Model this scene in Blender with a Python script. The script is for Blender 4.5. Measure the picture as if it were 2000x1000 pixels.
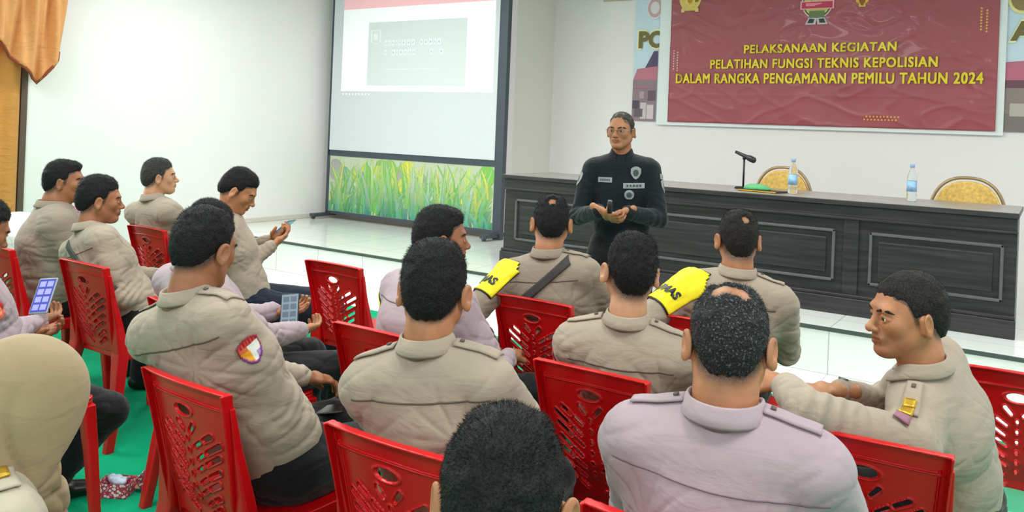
import bpy, bmesh, math, random
import numpy as np
from mathutils import Vector, Matrix
from mathutils.bvhtree import BVHTree

for o in list(bpy.data.objects):
    bpy.data.objects.remove(o, do_unlink=True)
scene = bpy.context.scene
COL = scene.collection
R = math.radians

# ------------------------------------------------------------------ camera, world, lights, exposure
CAM = np.array([0.0, 0.0, 1.53])
YAW = R(33.26); ROLL = 0.04; F = 1600.0
c_r = np.array([math.cos(YAW), math.sin(YAW), 0.0])       # camera right (level)
c_f = np.array([-math.sin(YAW), math.cos(YAW), 0.0])      # camera forward
c_z = np.array([0.0, 0.0, 1.0])
cr2 = math.cos(ROLL) * c_r + math.sin(ROLL) * c_z
cu2 = math.cos(ROLL) * c_z - math.sin(ROLL) * c_r
cd = bpy.data.cameras.new('camera'); cam = bpy.data.objects.new('camera', cd); COL.objects.link(cam)
M = Matrix(((cr2[0], cu2[0], -c_f[0], CAM[0]), (cr2[1], cu2[1], -c_f[1], CAM[1]), (cr2[2], cu2[2], -c_f[2], CAM[2]), (0, 0, 0, 1)))
cam.matrix_world = M
cd.sensor_fit = 'HORIZONTAL'; cd.sensor_width = 36.0; cd.lens = 36.0 * F / 2000.0
cd.shift_x = -0.0049; cd.shift_y = -0.123
cd.clip_start = 0.05; cd.clip_end = 100
scene.camera = cam

scene.view_settings.view_transform = 'Standard'
scene.view_settings.look = 'None'
scene.view_settings.gamma = 1.0
scene.view_settings.use_curve_mapping = False
scene.view_settings.exposure = 0.52

w = bpy.data.worlds.new('world'); scene.world = w; w.use_nodes = True
bg = w.node_tree.nodes['Background']
bg.inputs[0].default_value = (0.95, 0.98, 1.0, 1); bg.inputs[1].default_value = 0.6

def area(name, loc, rot, sx, sy, power, color=(1, 1, 1)):
    l = bpy.data.lights.new(name, 'AREA'); l.shape = 'RECTANGLE'; l.size = sx; l.size_y = sy
    l.energy = power; l.color = color
    o = bpy.data.objects.new(name, l); COL.objects.link(o); o.location = loc; o.rotation_euler = rot
    return o
LAMP_SPOTS = [(-5.9, 1.6), (-5.9, 5.0), (-2.6, 1.6), (-2.6, 5.0), (0.7, 1.6), (0.7, 5.0), (-2.6, -1.6), (0.7, -1.6)]
for lx, ly in LAMP_SPOTS:
    area('ceiling_lamp_light', (lx, ly, 3.33), (0, 0, 0), 1.5, 0.7, 34, (1.0, 0.99, 0.96))
area('window_daylight', (-7.6, 2.6, 1.9), (0, R(-90), 0), 1.8, 1.6, 30, (0.95, 0.98, 1.0))

# ------------------------------------------------------------------ pixel and depth to world
def uv(px, py):
    return (px - 1000) + .04 * (py - 500), (py - 500) - .04 * (px - 1000)
def at_d(px, py, d):
    u, v = uv(px, py)
    p = c_r * (u / F * d) + c_f * d
    return np.array([p[0], p[1], 1.53 - (v + 246) / F * d])
def at_z(px, py, z):
    u, v = uv(px, py)
    return at_d(px, py, F * (1.53 - z) / (v + 246))
def at_Y(px, py, Y):
    u, v = uv(px, py)
    k = c_r[1] * u / F + c_f[1]
    return at_d(px, py, Y / k)
def at_X(px, py, X):
    u, v = uv(px, py)
    k = c_r[0] * u / F + c_f[0]
    return at_d(px, py, X / k)

# ------------------------------------------------------------------ materials
def lin(c):
    return tuple(((x / 255.0) / 12.92 if x / 255.0 <= .04045 else ((x / 255.0 + .055) / 1.055) ** 2.4) for x in c)
def new_mat(name):
    m = bpy.data.materials.new(name); m.use_nodes = True
    nt = m.node_tree
    return m, nt, nt.nodes['Principled BSDF']
def mat(name, rgb, rough=.6, var=0.0, scale=8.0, bump=0.0, bscale=60.0, metallic=0.0, emit=0.0, coords='Object', spec=.5, trans=0.0, sheen=0.0, coat=0.0, detail=3.0):
    m, nt, b = new_mat(name)
    c = lin(rgb) + (1,)
    b.inputs['Roughness'].default_value = rough
    b.inputs['Metallic'].default_value = metallic
    b.inputs['Specular IOR Level'].default_value = spec
    b.inputs['Transmission Weight'].default_value = trans
    b.inputs['Sheen Weight'].default_value = sheen
    b.inputs['Coat Weight'].default_value = coat
    tc = nt.nodes.new('ShaderNodeTexCoord')
    n = nt.nodes.new('ShaderNodeTexNoise'); n.inputs['Scale'].default_value = scale; n.inputs['Detail'].default_value = detail
    nt.links.new(tc.outputs[coords], n.inputs['Vector'])
    r = nt.nodes.new('ShaderNodeMapRange'); r.inputs[3].default_value = 1 - var; r.inputs[4].default_value = 1 + var
    r.inputs[1].default_value = .3; r.inputs[2].default_value = .7
    nt.links.new(n.outputs['Fac'], r.inputs[0])
    mx = nt.nodes.new('ShaderNodeVectorMath'); mx.operation = 'SCALE'
    mx.inputs[0].default_value = c[:3]
    nt.links.new(r.outputs[0], mx.inputs['Scale'])
    nt.links.new(mx.outputs[0], b.inputs['Base Color'])
    if bump > 0:
        n2 = nt.nodes.new('ShaderNodeTexNoise'); n2.inputs['Scale'].default_value = bscale; n2.inputs['Detail'].default_value = 4
        nt.links.new(tc.outputs[coords], n2.inputs['Vector'])
        bp = nt.nodes.new('ShaderNodeBump'); bp.inputs['Strength'].default_value = bump; bp.inputs['Distance'].default_value = .01
        nt.links.new(n2.outputs['Fac'], bp.inputs['Height']); nt.links.new(bp.outputs[0], b.inputs['Normal'])
    if emit > 0:
        b.inputs['Emission Color'].default_value = c; b.inputs['Emission Strength'].default_value = emit
    return m

def skin_mat(name, rgb):
    m, nt, b = new_mat(name)
    b.inputs['Roughness'].default_value = .48
    b.inputs['Subsurface Weight'].default_value = .12
    b.inputs['Subsurface Radius'].default_value = (.02, .008, .004)
    b.inputs['Subsurface Scale'].default_value = .3
    at = nt.nodes.new('ShaderNodeVertexColor'); at.layer_name = 'col'
    sp = nt.nodes.new('ShaderNodeSeparateColor'); nt.links.new(at.outputs[0], sp.inputs[0])
    tc = nt.nodes.new('ShaderNodeTexCoord')
    n = nt.nodes.new('ShaderNodeTexNoise'); n.inputs['Scale'].default_value = 26; n.inputs['Detail'].default_value = 4
    nt.links.new(tc.outputs['Object'], n.inputs['Vector'])
    base = lin(rgb)
    cr = nt.nodes.new('ShaderNodeValToRGB')
    cr.color_ramp.elements[0].position = .3; cr.color_ramp.elements[0].color = (base[0] * .86, base[1] * .8, base[2] * .78, 1)
    cr.color_ramp.elements[1].position = .7; cr.color_ramp.elements[1].color = (base[0] * 1.1, base[1] * 1.06, base[2] * 1.04, 1)
    nt.links.new(n.outputs['Fac'], cr.inputs[0])
    n2 = nt.nodes.new('ShaderNodeTexNoise'); n2.inputs['Scale'].default_value = 420; n2.inputs['Detail'].default_value = 2
    nt.links.new(tc.outputs['Object'], n2.inputs['Vector'])
    # lips
    m1 = nt.nodes.new('ShaderNodeMix'); m1.data_type = 'RGBA'
    nt.links.new(sp.outputs[1], m1.inputs[0]); nt.links.new(cr.outputs[0], m1.inputs[6])
    m1.inputs[7].default_value = (base[0] * .62, base[1] * .42, base[2] * .45, 1)
    # stubble: strands of very short hair over scalp
    r = nt.nodes.new('ShaderNodeMapRange'); r.inputs[1].default_value = .35; r.inputs[2].default_value = .62
    nt.links.new(n2.outputs['Fac'], r.inputs[0])
    mm = nt.nodes.new('ShaderNodeMath'); mm.operation = 'MULTIPLY_ADD'; mm.inputs[1].default_value = .45; mm.inputs[2].default_value = .55
    nt.links.new(r.outputs[0], mm.inputs[0])
    m3 = nt.nodes.new('ShaderNodeMath'); m3.operation = 'MULTIPLY'
    nt.links.new(mm.outputs[0], m3.inputs[0]); nt.links.new(sp.outputs[0], m3.inputs[1])
    m2 = nt.nodes.new('ShaderNodeMix'); m2.data_type = 'RGBA'
    nt.links.new(m3.outputs[0], m2.inputs[0]); nt.links.new(m1.outputs[2], m2.inputs[6])
    m2.inputs[7].default_value = (.022, .017, .014, 1)
    nt.links.new(m2.outputs[2], b.inputs['Base Color'])
    bp = nt.nodes.new('ShaderNodeBump'); bp.inputs['Strength'].default_value = .12; bp.inputs['Distance'].default_value = .004
    nt.links.new(n2.outputs['Fac'], bp.inputs['Height']); nt.links.new(bp.outputs[0], b.inputs['Normal'])
    return m

def hair_mat(name, rgb, grey=0.0):
    m, nt, b = new_mat(name)
    b.inputs['Roughness'].default_value = .6; b.inputs['Specular IOR Level'].default_value = .18
    tc = nt.nodes.new('ShaderNodeTexCoord')
    n = nt.nodes.new('ShaderNodeTexNoise'); n.inputs['Scale'].default_value = 260; n.inputs['Detail'].default_value = 3
    nt.links.new(tc.outputs['Object'], n.inputs['Vector'])
    cr = nt.nodes.new('ShaderNodeValToRGB'); e = cr.color_ramp.elements
    c = lin(rgb)
    e[0].position = .35; e[0].color = (c[0] * .5, c[1] * .5, c[2] * .5, 1)
    e[1].position = .62 ; e[1].color = (c[0] * 1.6, c[1] * 1.6, c[2] * 1.6, 1)
    if grey > 0:
        x = e.new(.64); x.color = (.3 * grey + c[0], .3 * grey + c[1], .3 * grey + c[2], 1)
    nt.links.new(n.outputs['Fac'], cr.inputs[0]); nt.links.new(cr.outputs[0], b.inputs['Base Color'])
    bp = nt.nodes.new('ShaderNodeBump'); bp.inputs['Strength'].default_value = .7; bp.inputs['Distance'].default_value = .006
    nt.links.new(n.outputs['Fac'], bp.inputs['Height']); nt.links.new(bp.outputs[0], b.inputs['Normal'])
    return m

def cloth_mat(name, rgb, rough=.85, wr=.5):
    m, nt, b = new_mat(name)
    b.inputs['Roughness'].default_value = rough; b.inputs['Sheen Weight'].default_value = .15
    b.inputs['Specular IOR Level'].default_value = .25
    tc = nt.nodes.new('ShaderNodeTexCoord')
    n = nt.nodes.new('ShaderNodeTexNoise'); n.inputs['Scale'].default_value = 5; n.inputs['Detail'].default_value = 5
    nt.links.new(tc.outputs['Object'], n.inputs['Vector'])
    c = lin(rgb)
    cr = nt.nodes.new('ShaderNodeValToRGB'); e = cr.color_ramp.elements
    e[0].position = .3; e[0].color = (c[0] * .93, c[1] * .93, c[2] * .92, 1)
    e[1].position = .7; e[1].color = (c[0] * 1.05, c[1] * 1.05, c[2] * 1.05, 1)
    nt.links.new(n.outputs['Fac'], cr.inputs[0]); nt.links.new(cr.outputs[0], b.inputs['Base Color'])
    mp = nt.nodes.new('ShaderNodeMapping'); mp.inputs['Scale'].default_value = (9, 9, 22); mp.inputs['Rotation'].default_value = (.5, .35, 0)
    nt.links.new(tc.outputs['Object'], mp.inputs['Vector'])
    n2 = nt.nodes.new('ShaderNodeTexNoise'); n2.inputs['Scale'].default_value = 1.0; n2.inputs['Detail'].default_value = 3; n2.inputs['Distortion'].default_value = .6
    nt.links.new(mp.outputs[0], n2.inputs['Vector'])
    n3 = nt.nodes.new('ShaderNodeTexNoise'); n3.inputs['Scale'].default_value = 500; n3.inputs['Detail'].default_value = 1
    nt.links.new(tc.outputs['Object'], n3.inputs['Vector'])
    b1 = nt.nodes.new('ShaderNodeBump'); b1.inputs['Strength'].default_value = wr; b1.inputs['Distance'].default_value = .02
    nt.links.new(n2.outputs['Fac'], b1.inputs['Height'])
    b2 = nt.nodes.new('ShaderNodeBump'); b2.inputs['Strength'].default_value = .15; b2.inputs['Distance'].default_value = .002
    nt.links.new(n3.outputs['Fac'], b2.inputs['Height']); nt.links.new(b1.outputs[0], b2.inputs['Normal'])
    nt.links.new(b2.outputs[0], b.inputs['Normal'])
    return m

def vcol_mat(name, rough=.6, emit=0.0, spec=.3, nscale=0.0):
    m, nt, b = new_mat(name)
    b.inputs['Roughness'].default_value = rough; b.inputs['Specular IOR Level'].default_value = spec
    at = nt.nodes.new('ShaderNodeVertexColor'); at.layer_name = 'col'
    nt.links.new(at.outputs[0], b.inputs['Base Color'])
    if emit > 0:
        nt.links.new(at.outputs[0], b.inputs['Emission Color']); b.inputs['Emission Strength'].default_value = emit
    return m

MT = dict(
    wall=mat('white_wall_paint', (240, 236, 236), .75, .012, 1.5, .03, 40),
    alcove=mat('grey_white_wall', (226, 225, 216), .75, .012, 1.5, .03, 40),  # greyer tone than the other walls, used on the return face
    ceil=mat('ceiling_paint', (240, 240, 238), .8, .01),
    red=mat('red_plastic', (200, 4, 14), .34, .05, 6, .02, 90, spec=.5),
    skinA=skin_mat('skin_tan', (178, 122, 86)),
    skinB=skin_mat('skin_brown', (158, 104, 72)),
    skinC=skin_mat('skin_light', (196, 146, 112)),
    hair=hair_mat('black_hair', (27, 27, 28)),
    hair2=hair_mat('dark_brown_hair', (38, 34, 34)),
    hairg=hair_mat('greying_hair', (38, 38, 40), .45),
    hairs=hair_mat('grey_hair', (56, 54, 52), .3),
    taupe=cloth_mat('taupe_uniform_cloth', (165, 149, 134), wr=.32),
    taupe2=cloth_mat('dark_taupe_uniform_cloth', (146, 132, 118), wr=.35),
    lav=cloth_mat('lavender_grey_cloth', (170, 150, 159), wr=.2),
    cream=cloth_mat('cream_uniform_cloth', (186, 174, 156), wr=.25),
    hijab=cloth_mat('beige_hijab_cloth', (160, 138, 108), wr=.25),
    blackc=cloth_mat('black_uniform_cloth', (20, 27, 34), wr=.25),
    pants=cloth_mat('black_trouser_cloth', (22, 22, 26), wr=.6),
    navy=cloth_mat('navy_trouser_cloth', (24, 30, 48), wr=.6),
    shoe=mat('black_leather', (18, 18, 18), .35),
    sole=mat('black_rubber', (12, 12, 12), .7),
    yellow=mat('yellow_band', (244, 226, 10), .6, .03),
    black=mat('black_plastic', (16, 16, 18), .4),
    seam=mat('dark_stitching', (96, 88, 78), .8),
    seaml=mat('purple_grey_stitching', (120, 100, 110), .8),
    strap=mat('dark_grey_webbing', (52, 48, 50), .75, .05, 40),
    strap2=mat('green_grey_webbing', (66, 74, 70), .75, .05, 40),
    white=mat('white_plastic', (235, 235, 235), .4),
    eyew=mat('eye_white', (225, 218, 210), .2),
    eyeb=mat('dark_iris', (20, 12, 10), .15),
    vc=vcol_mat('printed_colours', .6),
    metal=mat('grey_metal', (130, 134, 140), .35, metallic=.8),
    gold=mat('gold_metal', (212, 168, 60), .35, metallic=.6),
    greyp=mat('grey_patch_cloth', (150, 156, 158), .8, .1, 120),
)

# ------------------------------------------------------------------ object helpers
def link(name, me, m=None, parent=None):
    o = bpy.data.objects.new(name, me); COL.objects.link(o)
    if m is not None:
        me.materials.clear()
        for x in (m if isinstance(m, (list, tuple)) else [m]): me.materials.append(x)
    if parent is not None: o.parent = parent
    return o
def tag(o, label, cat, group=None, kind=None):
    if label: o['label'] = label
    if cat: o['category'] = cat
    if group: o['group'] = group
    if kind: o['kind'] = kind
    return o
def empty(name, loc, rz=0.0):
    o = bpy.data.objects.new(name, None); COL.objects.link(o); o.location = loc; o.rotation_euler = (0, 0, rz)
    o.empty_display_size = .1
    return o
def struct(o):
    o['kind'] = 'structure'; return o
def mesh_np(name, V, Q, smooth=True, col=None):
    me = bpy.data.meshes.new(name)
    V = np.asarray(V, dtype=np.float32); Q = np.asarray(Q, dtype=np.int32)
    k = Q.shape[1]
    me.vertices.add(len(V)); me.vertices.foreach_set('co', V.ravel())
    me.loops.add(Q.size); me.loops.foreach_set('vertex_index', Q.ravel())
    me.polygons.add(len(Q)); me.polygons.foreach_set('loop_start', np.arange(0, Q.size, k, dtype=np.int32))
    me.polygons.foreach_set('use_smooth', np.full(len(Q), smooth))
    me.update(calc_edges=True)
    if col is not None:
        a = me.color_attributes.new('col', 'FLOAT_COLOR', 'POINT')
        c = np.ones((len(V), 4), dtype=np.float32); c[:, :3] = col
        a.data.foreach_set('color', c.ravel())
    me.validate()
    return me
class MB:
    """collects polygons into one mesh"""
    def __init__(s): s.v = []; s.f = []; s.c = []; s.cur = (1, 1, 1)
    def add(s, vs, fs):
        n = len(s.v); s.v += [tuple(x) for x in vs]; s.f += [tuple(i + n for i in f) for f in fs]; s.c += [s.cur] * len(vs)
    def box(s, x0, x1, y0, y1, z0, z1):
        s.add([(x0, y0, z0), (x1, y0, z0), (x1, y1, z0), (x0, y1, z0), (x0, y0, z1), (x1, y0, z1), (x1, y1, z1), (x0, y1, z1)],
              [(0, 3, 2, 1), (4, 5, 6, 7), (0, 1, 5, 4), (1, 2, 6, 5), (2, 3, 7, 6), (3, 0, 4, 7)])
    def tube(s, pts, rad, n=10, cap=True):
        pts = [Vector(p) for p in pts]; rs = rad if isinstance(rad, (list, tuple)) else [rad] * len(pts)
        vs = []; up = None
        for i, p in enumerate(pts):
            d = (pts[min(i + 1, len(pts) - 1)] - pts[max(i - 1, 0)]).normalized()
            if up is None: up = Vector((0, 0, 1)) if abs(d.z) < .9 else Vector((1, 0, 0))
            a = d.cross(up).normalized(); b = a.cross(d).normalized(); up = b
            for k in range(n):
                t = 2 * math.pi * k / n
                vs.append(p + (a * math.cos(t) + b * math.sin(t)) * rs[i])
        fs = [(i * n + k, i * n + (k + 1) % n, (i + 1) * n + (k + 1) % n, (i + 1) * n + k) for i in range(len(pts) - 1) for k in range(n)]
        if cap: fs += [tuple(range(n - 1, -1, -1)), tuple((len(pts) - 1) * n + k for k in range(n))]
        s.add(vs, fs)
    def lathe(s, prof, c=(0, 0, 0), n=24):
        vs = []
        for r, z in prof:
            for k in range(n):
                t = 2 * math.pi * k / n; vs.append((c[0] + r * math.cos(t), c[1] + r * math.sin(t), c[2] + z))
        fs = [(i * n + k, i * n + (k + 1) % n, (i + 1) * n + (k + 1) % n, (i + 1) * n + k) for i in range(len(prof) - 1) for k in range(n)]
        s.add(vs, fs)
    def poly(s, pts): s.add(pts, [tuple(range(len(pts)))])
    def loft(s, secs, n=16, p=4.0):
        """superellipse sections ((cx,cy,cz), hx, hy)"""
        vs = []
        for c, hx, hy in secs:
            for k in range(n):
                t = 2 * math.pi * (k + .5) / n; ct, st = math.cos(t), math.sin(t)
                vs.append((c[0] + hx * math.copysign(abs(ct) ** (2 / p), ct), c[1] + hy * math.copysign(abs(st) ** (2 / p), st), c[2]))
        fs = [(i * n + k, i * n + (k + 1) % n, (i + 1) * n + (k + 1) % n, (i + 1) * n + k) for i in range(len(secs) - 1) for k in range(n)]
        fs += [tuple(range(n - 1, -1, -1)), tuple((len(secs) - 1) * n + k for k in range(n))]
        s.add(vs, fs)
    def build(s, name, m, parent=None, smooth=False, bevel=0.0, fix=True):
        me = bpy.data.meshes.new(name); me.from_pydata(s.v, [], s.f); me.update()
        if fix:
            bm = bmesh.new(); bm.from_mesh(me); bmesh.ops.recalc_face_normals(bm, faces=bm.faces); bm.to_mesh(me); bm.free()
        if smooth:
            me.polygons.foreach_set('use_smooth', [True] * len(me.polygons))
        a = me.color_attributes.new('col', 'FLOAT_COLOR', 'POINT')
        a.data.foreach_set('color', np.array([c + (1,) for c in s.c], dtype=np.float32).ravel())
        o = link(name, me, m, parent)
        if bevel > 0:
            b = o.modifiers.new('bevel', 'BEVEL'); b.width = bevel; b.segments = 2; b.limit_method = 'ANGLE'
        if smooth == 'auto':
            pass
        return o

# ------------------------------------------------------------------ numpy noise
_rng = np.random.default_rng(7)
_T = _rng.random((32, 32, 32)).astype(np.float32) * 2 - 1
def noise(P):
    P = np.asarray(P, dtype=np.float32)
    I = np.floor(P).astype(np.int32); f = P - I; f = f * f * (3 - 2 * f); I &= 31; J = (I + 1) & 31
    def g(a, b, c): return _T[a, b, c]
    x0, y0, z0 = I[:, 0], I[:, 1], I[:, 2]; x1, y1, z1 = J[:, 0], J[:, 1], J[:, 2]
    fx, fy, fz = f[:, 0], f[:, 1], f[:, 2]
    a = g(x0, y0, z0) * (1 - fx) + g(x1, y0, z0) * fx; b = g(x0, y1, z0) * (1 - fx) + g(x1, y1, z0) * fx
    c = g(x0, y0, z1) * (1 - fx) + g(x1, y0, z1) * fx; d = g(x0, y1, z1) * (1 - fx) + g(x1, y1, z1) * fx
    return (a * (1 - fy) + b * fy) * (1 - fz) + (c * (1 - fy) + d * fy) * fz

# ------------------------------------------------------------------ signed distance modelling
def V3(*a): return np.array(a, dtype=np.float64)
def unit(v): v = np.asarray(v, float); return v / max(np.linalg.norm(v), 1e-9)
class SDF:
    def __init__(s, lo, hi, h):
        s.lo = np.asarray(lo, float); s.h = h
        s.n = np.ceil((np.asarray(hi, float) - s.lo) / h).astype(int) + 1
        s.f = np.full(s.n, 1.0, dtype=np.float32)
        s.ax = [(s.lo[i] + np.arange(s.n[i]) * h).astype(np.float32) for i in range(3)]
    def _blk(s, lo, hi, pad):
        a = np.clip(np.floor((np.asarray(lo) - pad - s.lo) / s.h).astype(int), 0, s.n)
        b = np.clip(np.ceil((np.asarray(hi) + pad - s.lo) / s.h).astype(int) + 1, 0, s.n)
        if np.any(b <= a): return None
        sl = tuple(slice(a[i], b[i]) for i in range(3))
        X = s.ax[0][sl[0]][:, None, None]; Y = s.ax[1][sl[1]][None, :, None]; Z = s.ax[2][sl[2]][None, None, :]
        return sl, X, Y, Z
    def _mix(s, sl, d, k, op):
        f = s.f[sl]
        if op == 'sub': f, d = -f, d           # max(f,-d) = -min(-f,d)
        if k > 0:
            h = np.maximum(k - np.abs(f - d), 0) / k
            r = np.minimum(f, d) - h * h * k * .25
        else: r = np.minimum(f, d)
        s.f[sl] = -r if op == 'sub' else r
    def cone(s, a, b, r1, r2, k=0.0, op='add'):
        a = np.asarray(a, float); b = np.asarray(b, float); rm = max(r1, r2)
        blk = s._blk(np.minimum(a, b) - rm, np.maximum(a, b) + rm, k + 3 * s.h)
        if blk is None: return
        sl, X, Y, Z = blk
        ba = b - a; L2 = max(float(ba @ ba), 1e-9)
        px, py, pz = X - a[0], Y - a[1], Z - a[2]
        t = np.clip((px * ba[0] + py * ba[1] + pz * ba[2]) / L2, 0, 1)
        d = np.sqrt((px - t * ba[0]) ** 2 + (py - t * ba[1]) ** 2 + (pz - t * ba[2]) ** 2) - (r1 + (r2 - r1) * t)
        s._mix(sl, d, k, op)
    def econe(s, a, b, ra, rb, side, k=0.0, op='add'):
        """elliptic cone; ra=(along side, across side) at a"""
        a = np.asarray(a, float); b = np.asarray(b, float); rm = max(*ra, *rb)
        blk = s._blk(np.minimum(a, b) - rm, np.maximum(a, b) + rm, k + 3 * s.h)
        if blk is None: return
        sl, X, Y, Z = blk
        ba = b - a; L = np.linalg.norm(ba); wv = ba / max(L, 1e-9)
        v = unit(np.cross(wv, side)); u = np.cross(v, wv)
        px, py, pz = X - a[0], Y - a[1], Z - a[2]
        ta = px * wv[0] + py * wv[1] + pz * wv[2]
        t = np.clip(ta / L, 0, 1); qa = ta - t * L
        qu = px * u[0] + py * u[1] + pz * u[2]; qv = px * v[0] + py * v[1] + pz * v[2]
        r1 = ra[0] + (rb[0] - ra[0]) * t; r2 = ra[1] + (rb[1] - ra[1]) * t; m = np.minimum(r1, r2)
        k0 = np.sqrt((qu / r1) ** 2 + (qv / r2) ** 2 + (qa / m) ** 2)
        k1 = np.sqrt((qu / r1 ** 2) ** 2 + (qv / r2 ** 2) ** 2 + (qa / m ** 2) ** 2) + 1e-6
        s._mix(sl, k0 * (k0 - 1) / k1, k, op)
    def ell(s, c, r, Rm=None, k=0.0, op='add'):
        c = np.asarray(c, float); r = np.asarray(r, float); rm = r.max()
        blk = s._blk(c - rm, c + rm, k + 3 * s.h)
        if blk is None: return
        sl, X, Y, Z = blk
        s._mix(sl, s.ell_d(c, r, Rm, X, Y, Z), k, op)
    @staticmethod
    def ell_d(c, r, Rm, X, Y, Z):
        px, py, pz = X - c[0], Y - c[1], Z - c[2]
        if Rm is not None:
            Rm = np.asarray(Rm, float)
            px, py, pz = (px * Rm[0, 0] + py * Rm[1, 0] + pz * Rm[2, 0], px * Rm[0, 1] + py * Rm[1, 1] + pz * Rm[2, 1], px * Rm[0, 2] + py * Rm[1, 2] + pz * Rm[2, 2])
        k0 = np.sqrt((px / r[0]) ** 2 + (py / r[1]) ** 2 + (pz / r[2]) ** 2)
        k1 = np.sqrt((px / r[0] ** 2) ** 2 + (py / r[1] ** 2) ** 2 + (pz / r[2] ** 2) ** 2) + 1e-6
        return k0 * (k0 - 1) / k1
    def full(s): return s.ax[0][:, None, None], s.ax[1][None, :, None], s.ax[2][None, None, :]
    def mesh(s):
        f = s.f; f = np.pad(f, 1, constant_values=1.0)
        S = f < 0
        c = S[:-1, :-1, :-1].astype(np.int8)
        for dx in (0, 1):
            for dy in (0, 1):
                for dz in (0, 1):
                    if dx or dy or dz: c += S[dx:S.shape[0] - 1 + dx, dy:S.shape[1] - 1 + dy, dz:S.shape[2] - 1 + dz]
        act = (c > 0) & (c < 8)
        idx = np.argwhere(act); N = len(idx)
        if N == 0: return np.zeros((0, 3)), np.zeros((0, 4), int)
        imap = np.full(act.shape, -1, dtype=np.int32); imap[act] = np.arange(N)
        cv = {}
        for dx in (0, 1):
            for dy in (0, 1):
                for dz in (0, 1): cv[dx, dy, dz] = f[idx[:, 0] + dx, idx[:, 1] + dy, idx[:, 2] + dz]
        acc = np.zeros((N, 3)); cnt = np.zeros(N)
        ks = list(cv)
        for a in ks:
            for ax in range(3):
                if a[ax] == 0:
                    b = list(a); b[ax] = 1; b = tuple(b)
                    fa, fb = cv[a], cv[b]; m = (fa < 0) != (fb < 0)
                    t = np.where(m, fa / np.where(m, fa - fb, 1), 0)
                    for j in range(3):
                        acc[:, j] += m * (a[j] + (t if j == ax else 0))
                    cnt += m
        V = (idx + acc / cnt[:, None] - 1) * s.h + s.lo
        Q = []
        for ax in range(3):
            o1, o2 = [(1, 2), (2, 0), (0, 1)][ax]
            A = S.take(range(0, S.shape[ax] - 1), axis=ax); B = S.take(range(1, S.shape[ax]), axis=ax)
            e = np.argwhere(A != B)
            e = e[(e[:, o1] > 0) & (e[:, o2] > 0) & (e[:, o1] < act.shape[o1]) & (e[:, o2] < act.shape[o2])]
            inside = A[e[:, 0], e[:, 1], e[:, 2]]
            def gi(d1, d2):
                q = e.copy(); q[:, o1] -= d1; q[:, o2] -= d2
                return imap[q[:, 0], q[:, 1], q[:, 2]]
            q = np.stack([gi(1, 1), gi(0, 1), gi(0, 0), gi(1, 0)], 1)
            q[~inside] = q[~inside][:, ::-1]
            Q.append(q)
        Q = np.concatenate(Q)
        Q = Q[(Q >= 0).all(1)]
        return V, Q
def vnormals(V, Q):
    n = np.cross(V[Q[:, 2]] - V[Q[:, 0]], V[Q[:, 3]] - V[Q[:, 1]])
    N = np.zeros_like(V)
    for j in range(4): np.add.at(N, Q[:, j], n)
    return N / (np.linalg.norm(N, axis=1, keepdims=True) + 1e-12)
def join_np(parts):
    V = []; Q = []; C = []; o = 0
    for p in parts:
        V.append(p[0]); Q.append(p[1] + o); o += len(p[0])
        C.append(p[2] if len(p) > 2 else np.zeros((len(p[0]), 3)))
    return np.concatenate(V), np.concatenate(Q), np.concatenate(C)
def sstep(a, b, x): t = np.clip((x - a) / (b - a), 0, 1); return t * t * (3 - 2 * t)
# ------------------------------------------------------------------ room
XL, YS, YB, XR, STY, STZ, ZC = -7.94, 7.66, 8.62, 3.6, 5.69, 0.307, 3.4

def tile_mat(name, rgb, grout, size, rough=.12, rot=None):
    m, nt, b = new_mat(name)
    tc = nt.nodes.new('ShaderNodeTexCoord'); mp = nt.nodes.new('ShaderNodeMapping')
    if rot: mp.inputs['Rotation'].default_value = rot
    nt.links.new(tc.outputs['Object'], mp.inputs['Vector'])
    br = nt.nodes.new('ShaderNodeTexBrick'); br.offset = 0; br.inputs['Scale'].default_value = 1
    br.inputs['Brick Width'].default_value = size; br.inputs['Row Height'].default_value = size
    br.inputs['Mortar Size'].default_value = .003; br.inputs['Mortar Smooth'].default_value = .1
    c = lin(rgb); br.inputs['Color1'].default_value = c + (1,); br.inputs['Color2'].default_value = tuple(x * .975 for x in c) + (1,)
    br.inputs['Mortar'].default_value = lin(grout) + (1,)
    nt.links.new(mp.outputs[0], br.inputs['Vector']); nt.links.new(br.outputs[0], b.inputs['Base Color'])
    b.inputs['Roughness'].default_value = rough
    return m
MT['tile'] = tile_mat('white_glazed_tile', (236, 238, 236), (176, 180, 178), .6)
MT['tilev'] = tile_mat('white_glazed_riser_tile', (236, 238, 236), (176, 180, 178), .6, rot=(R(90), 0, 0))

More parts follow.
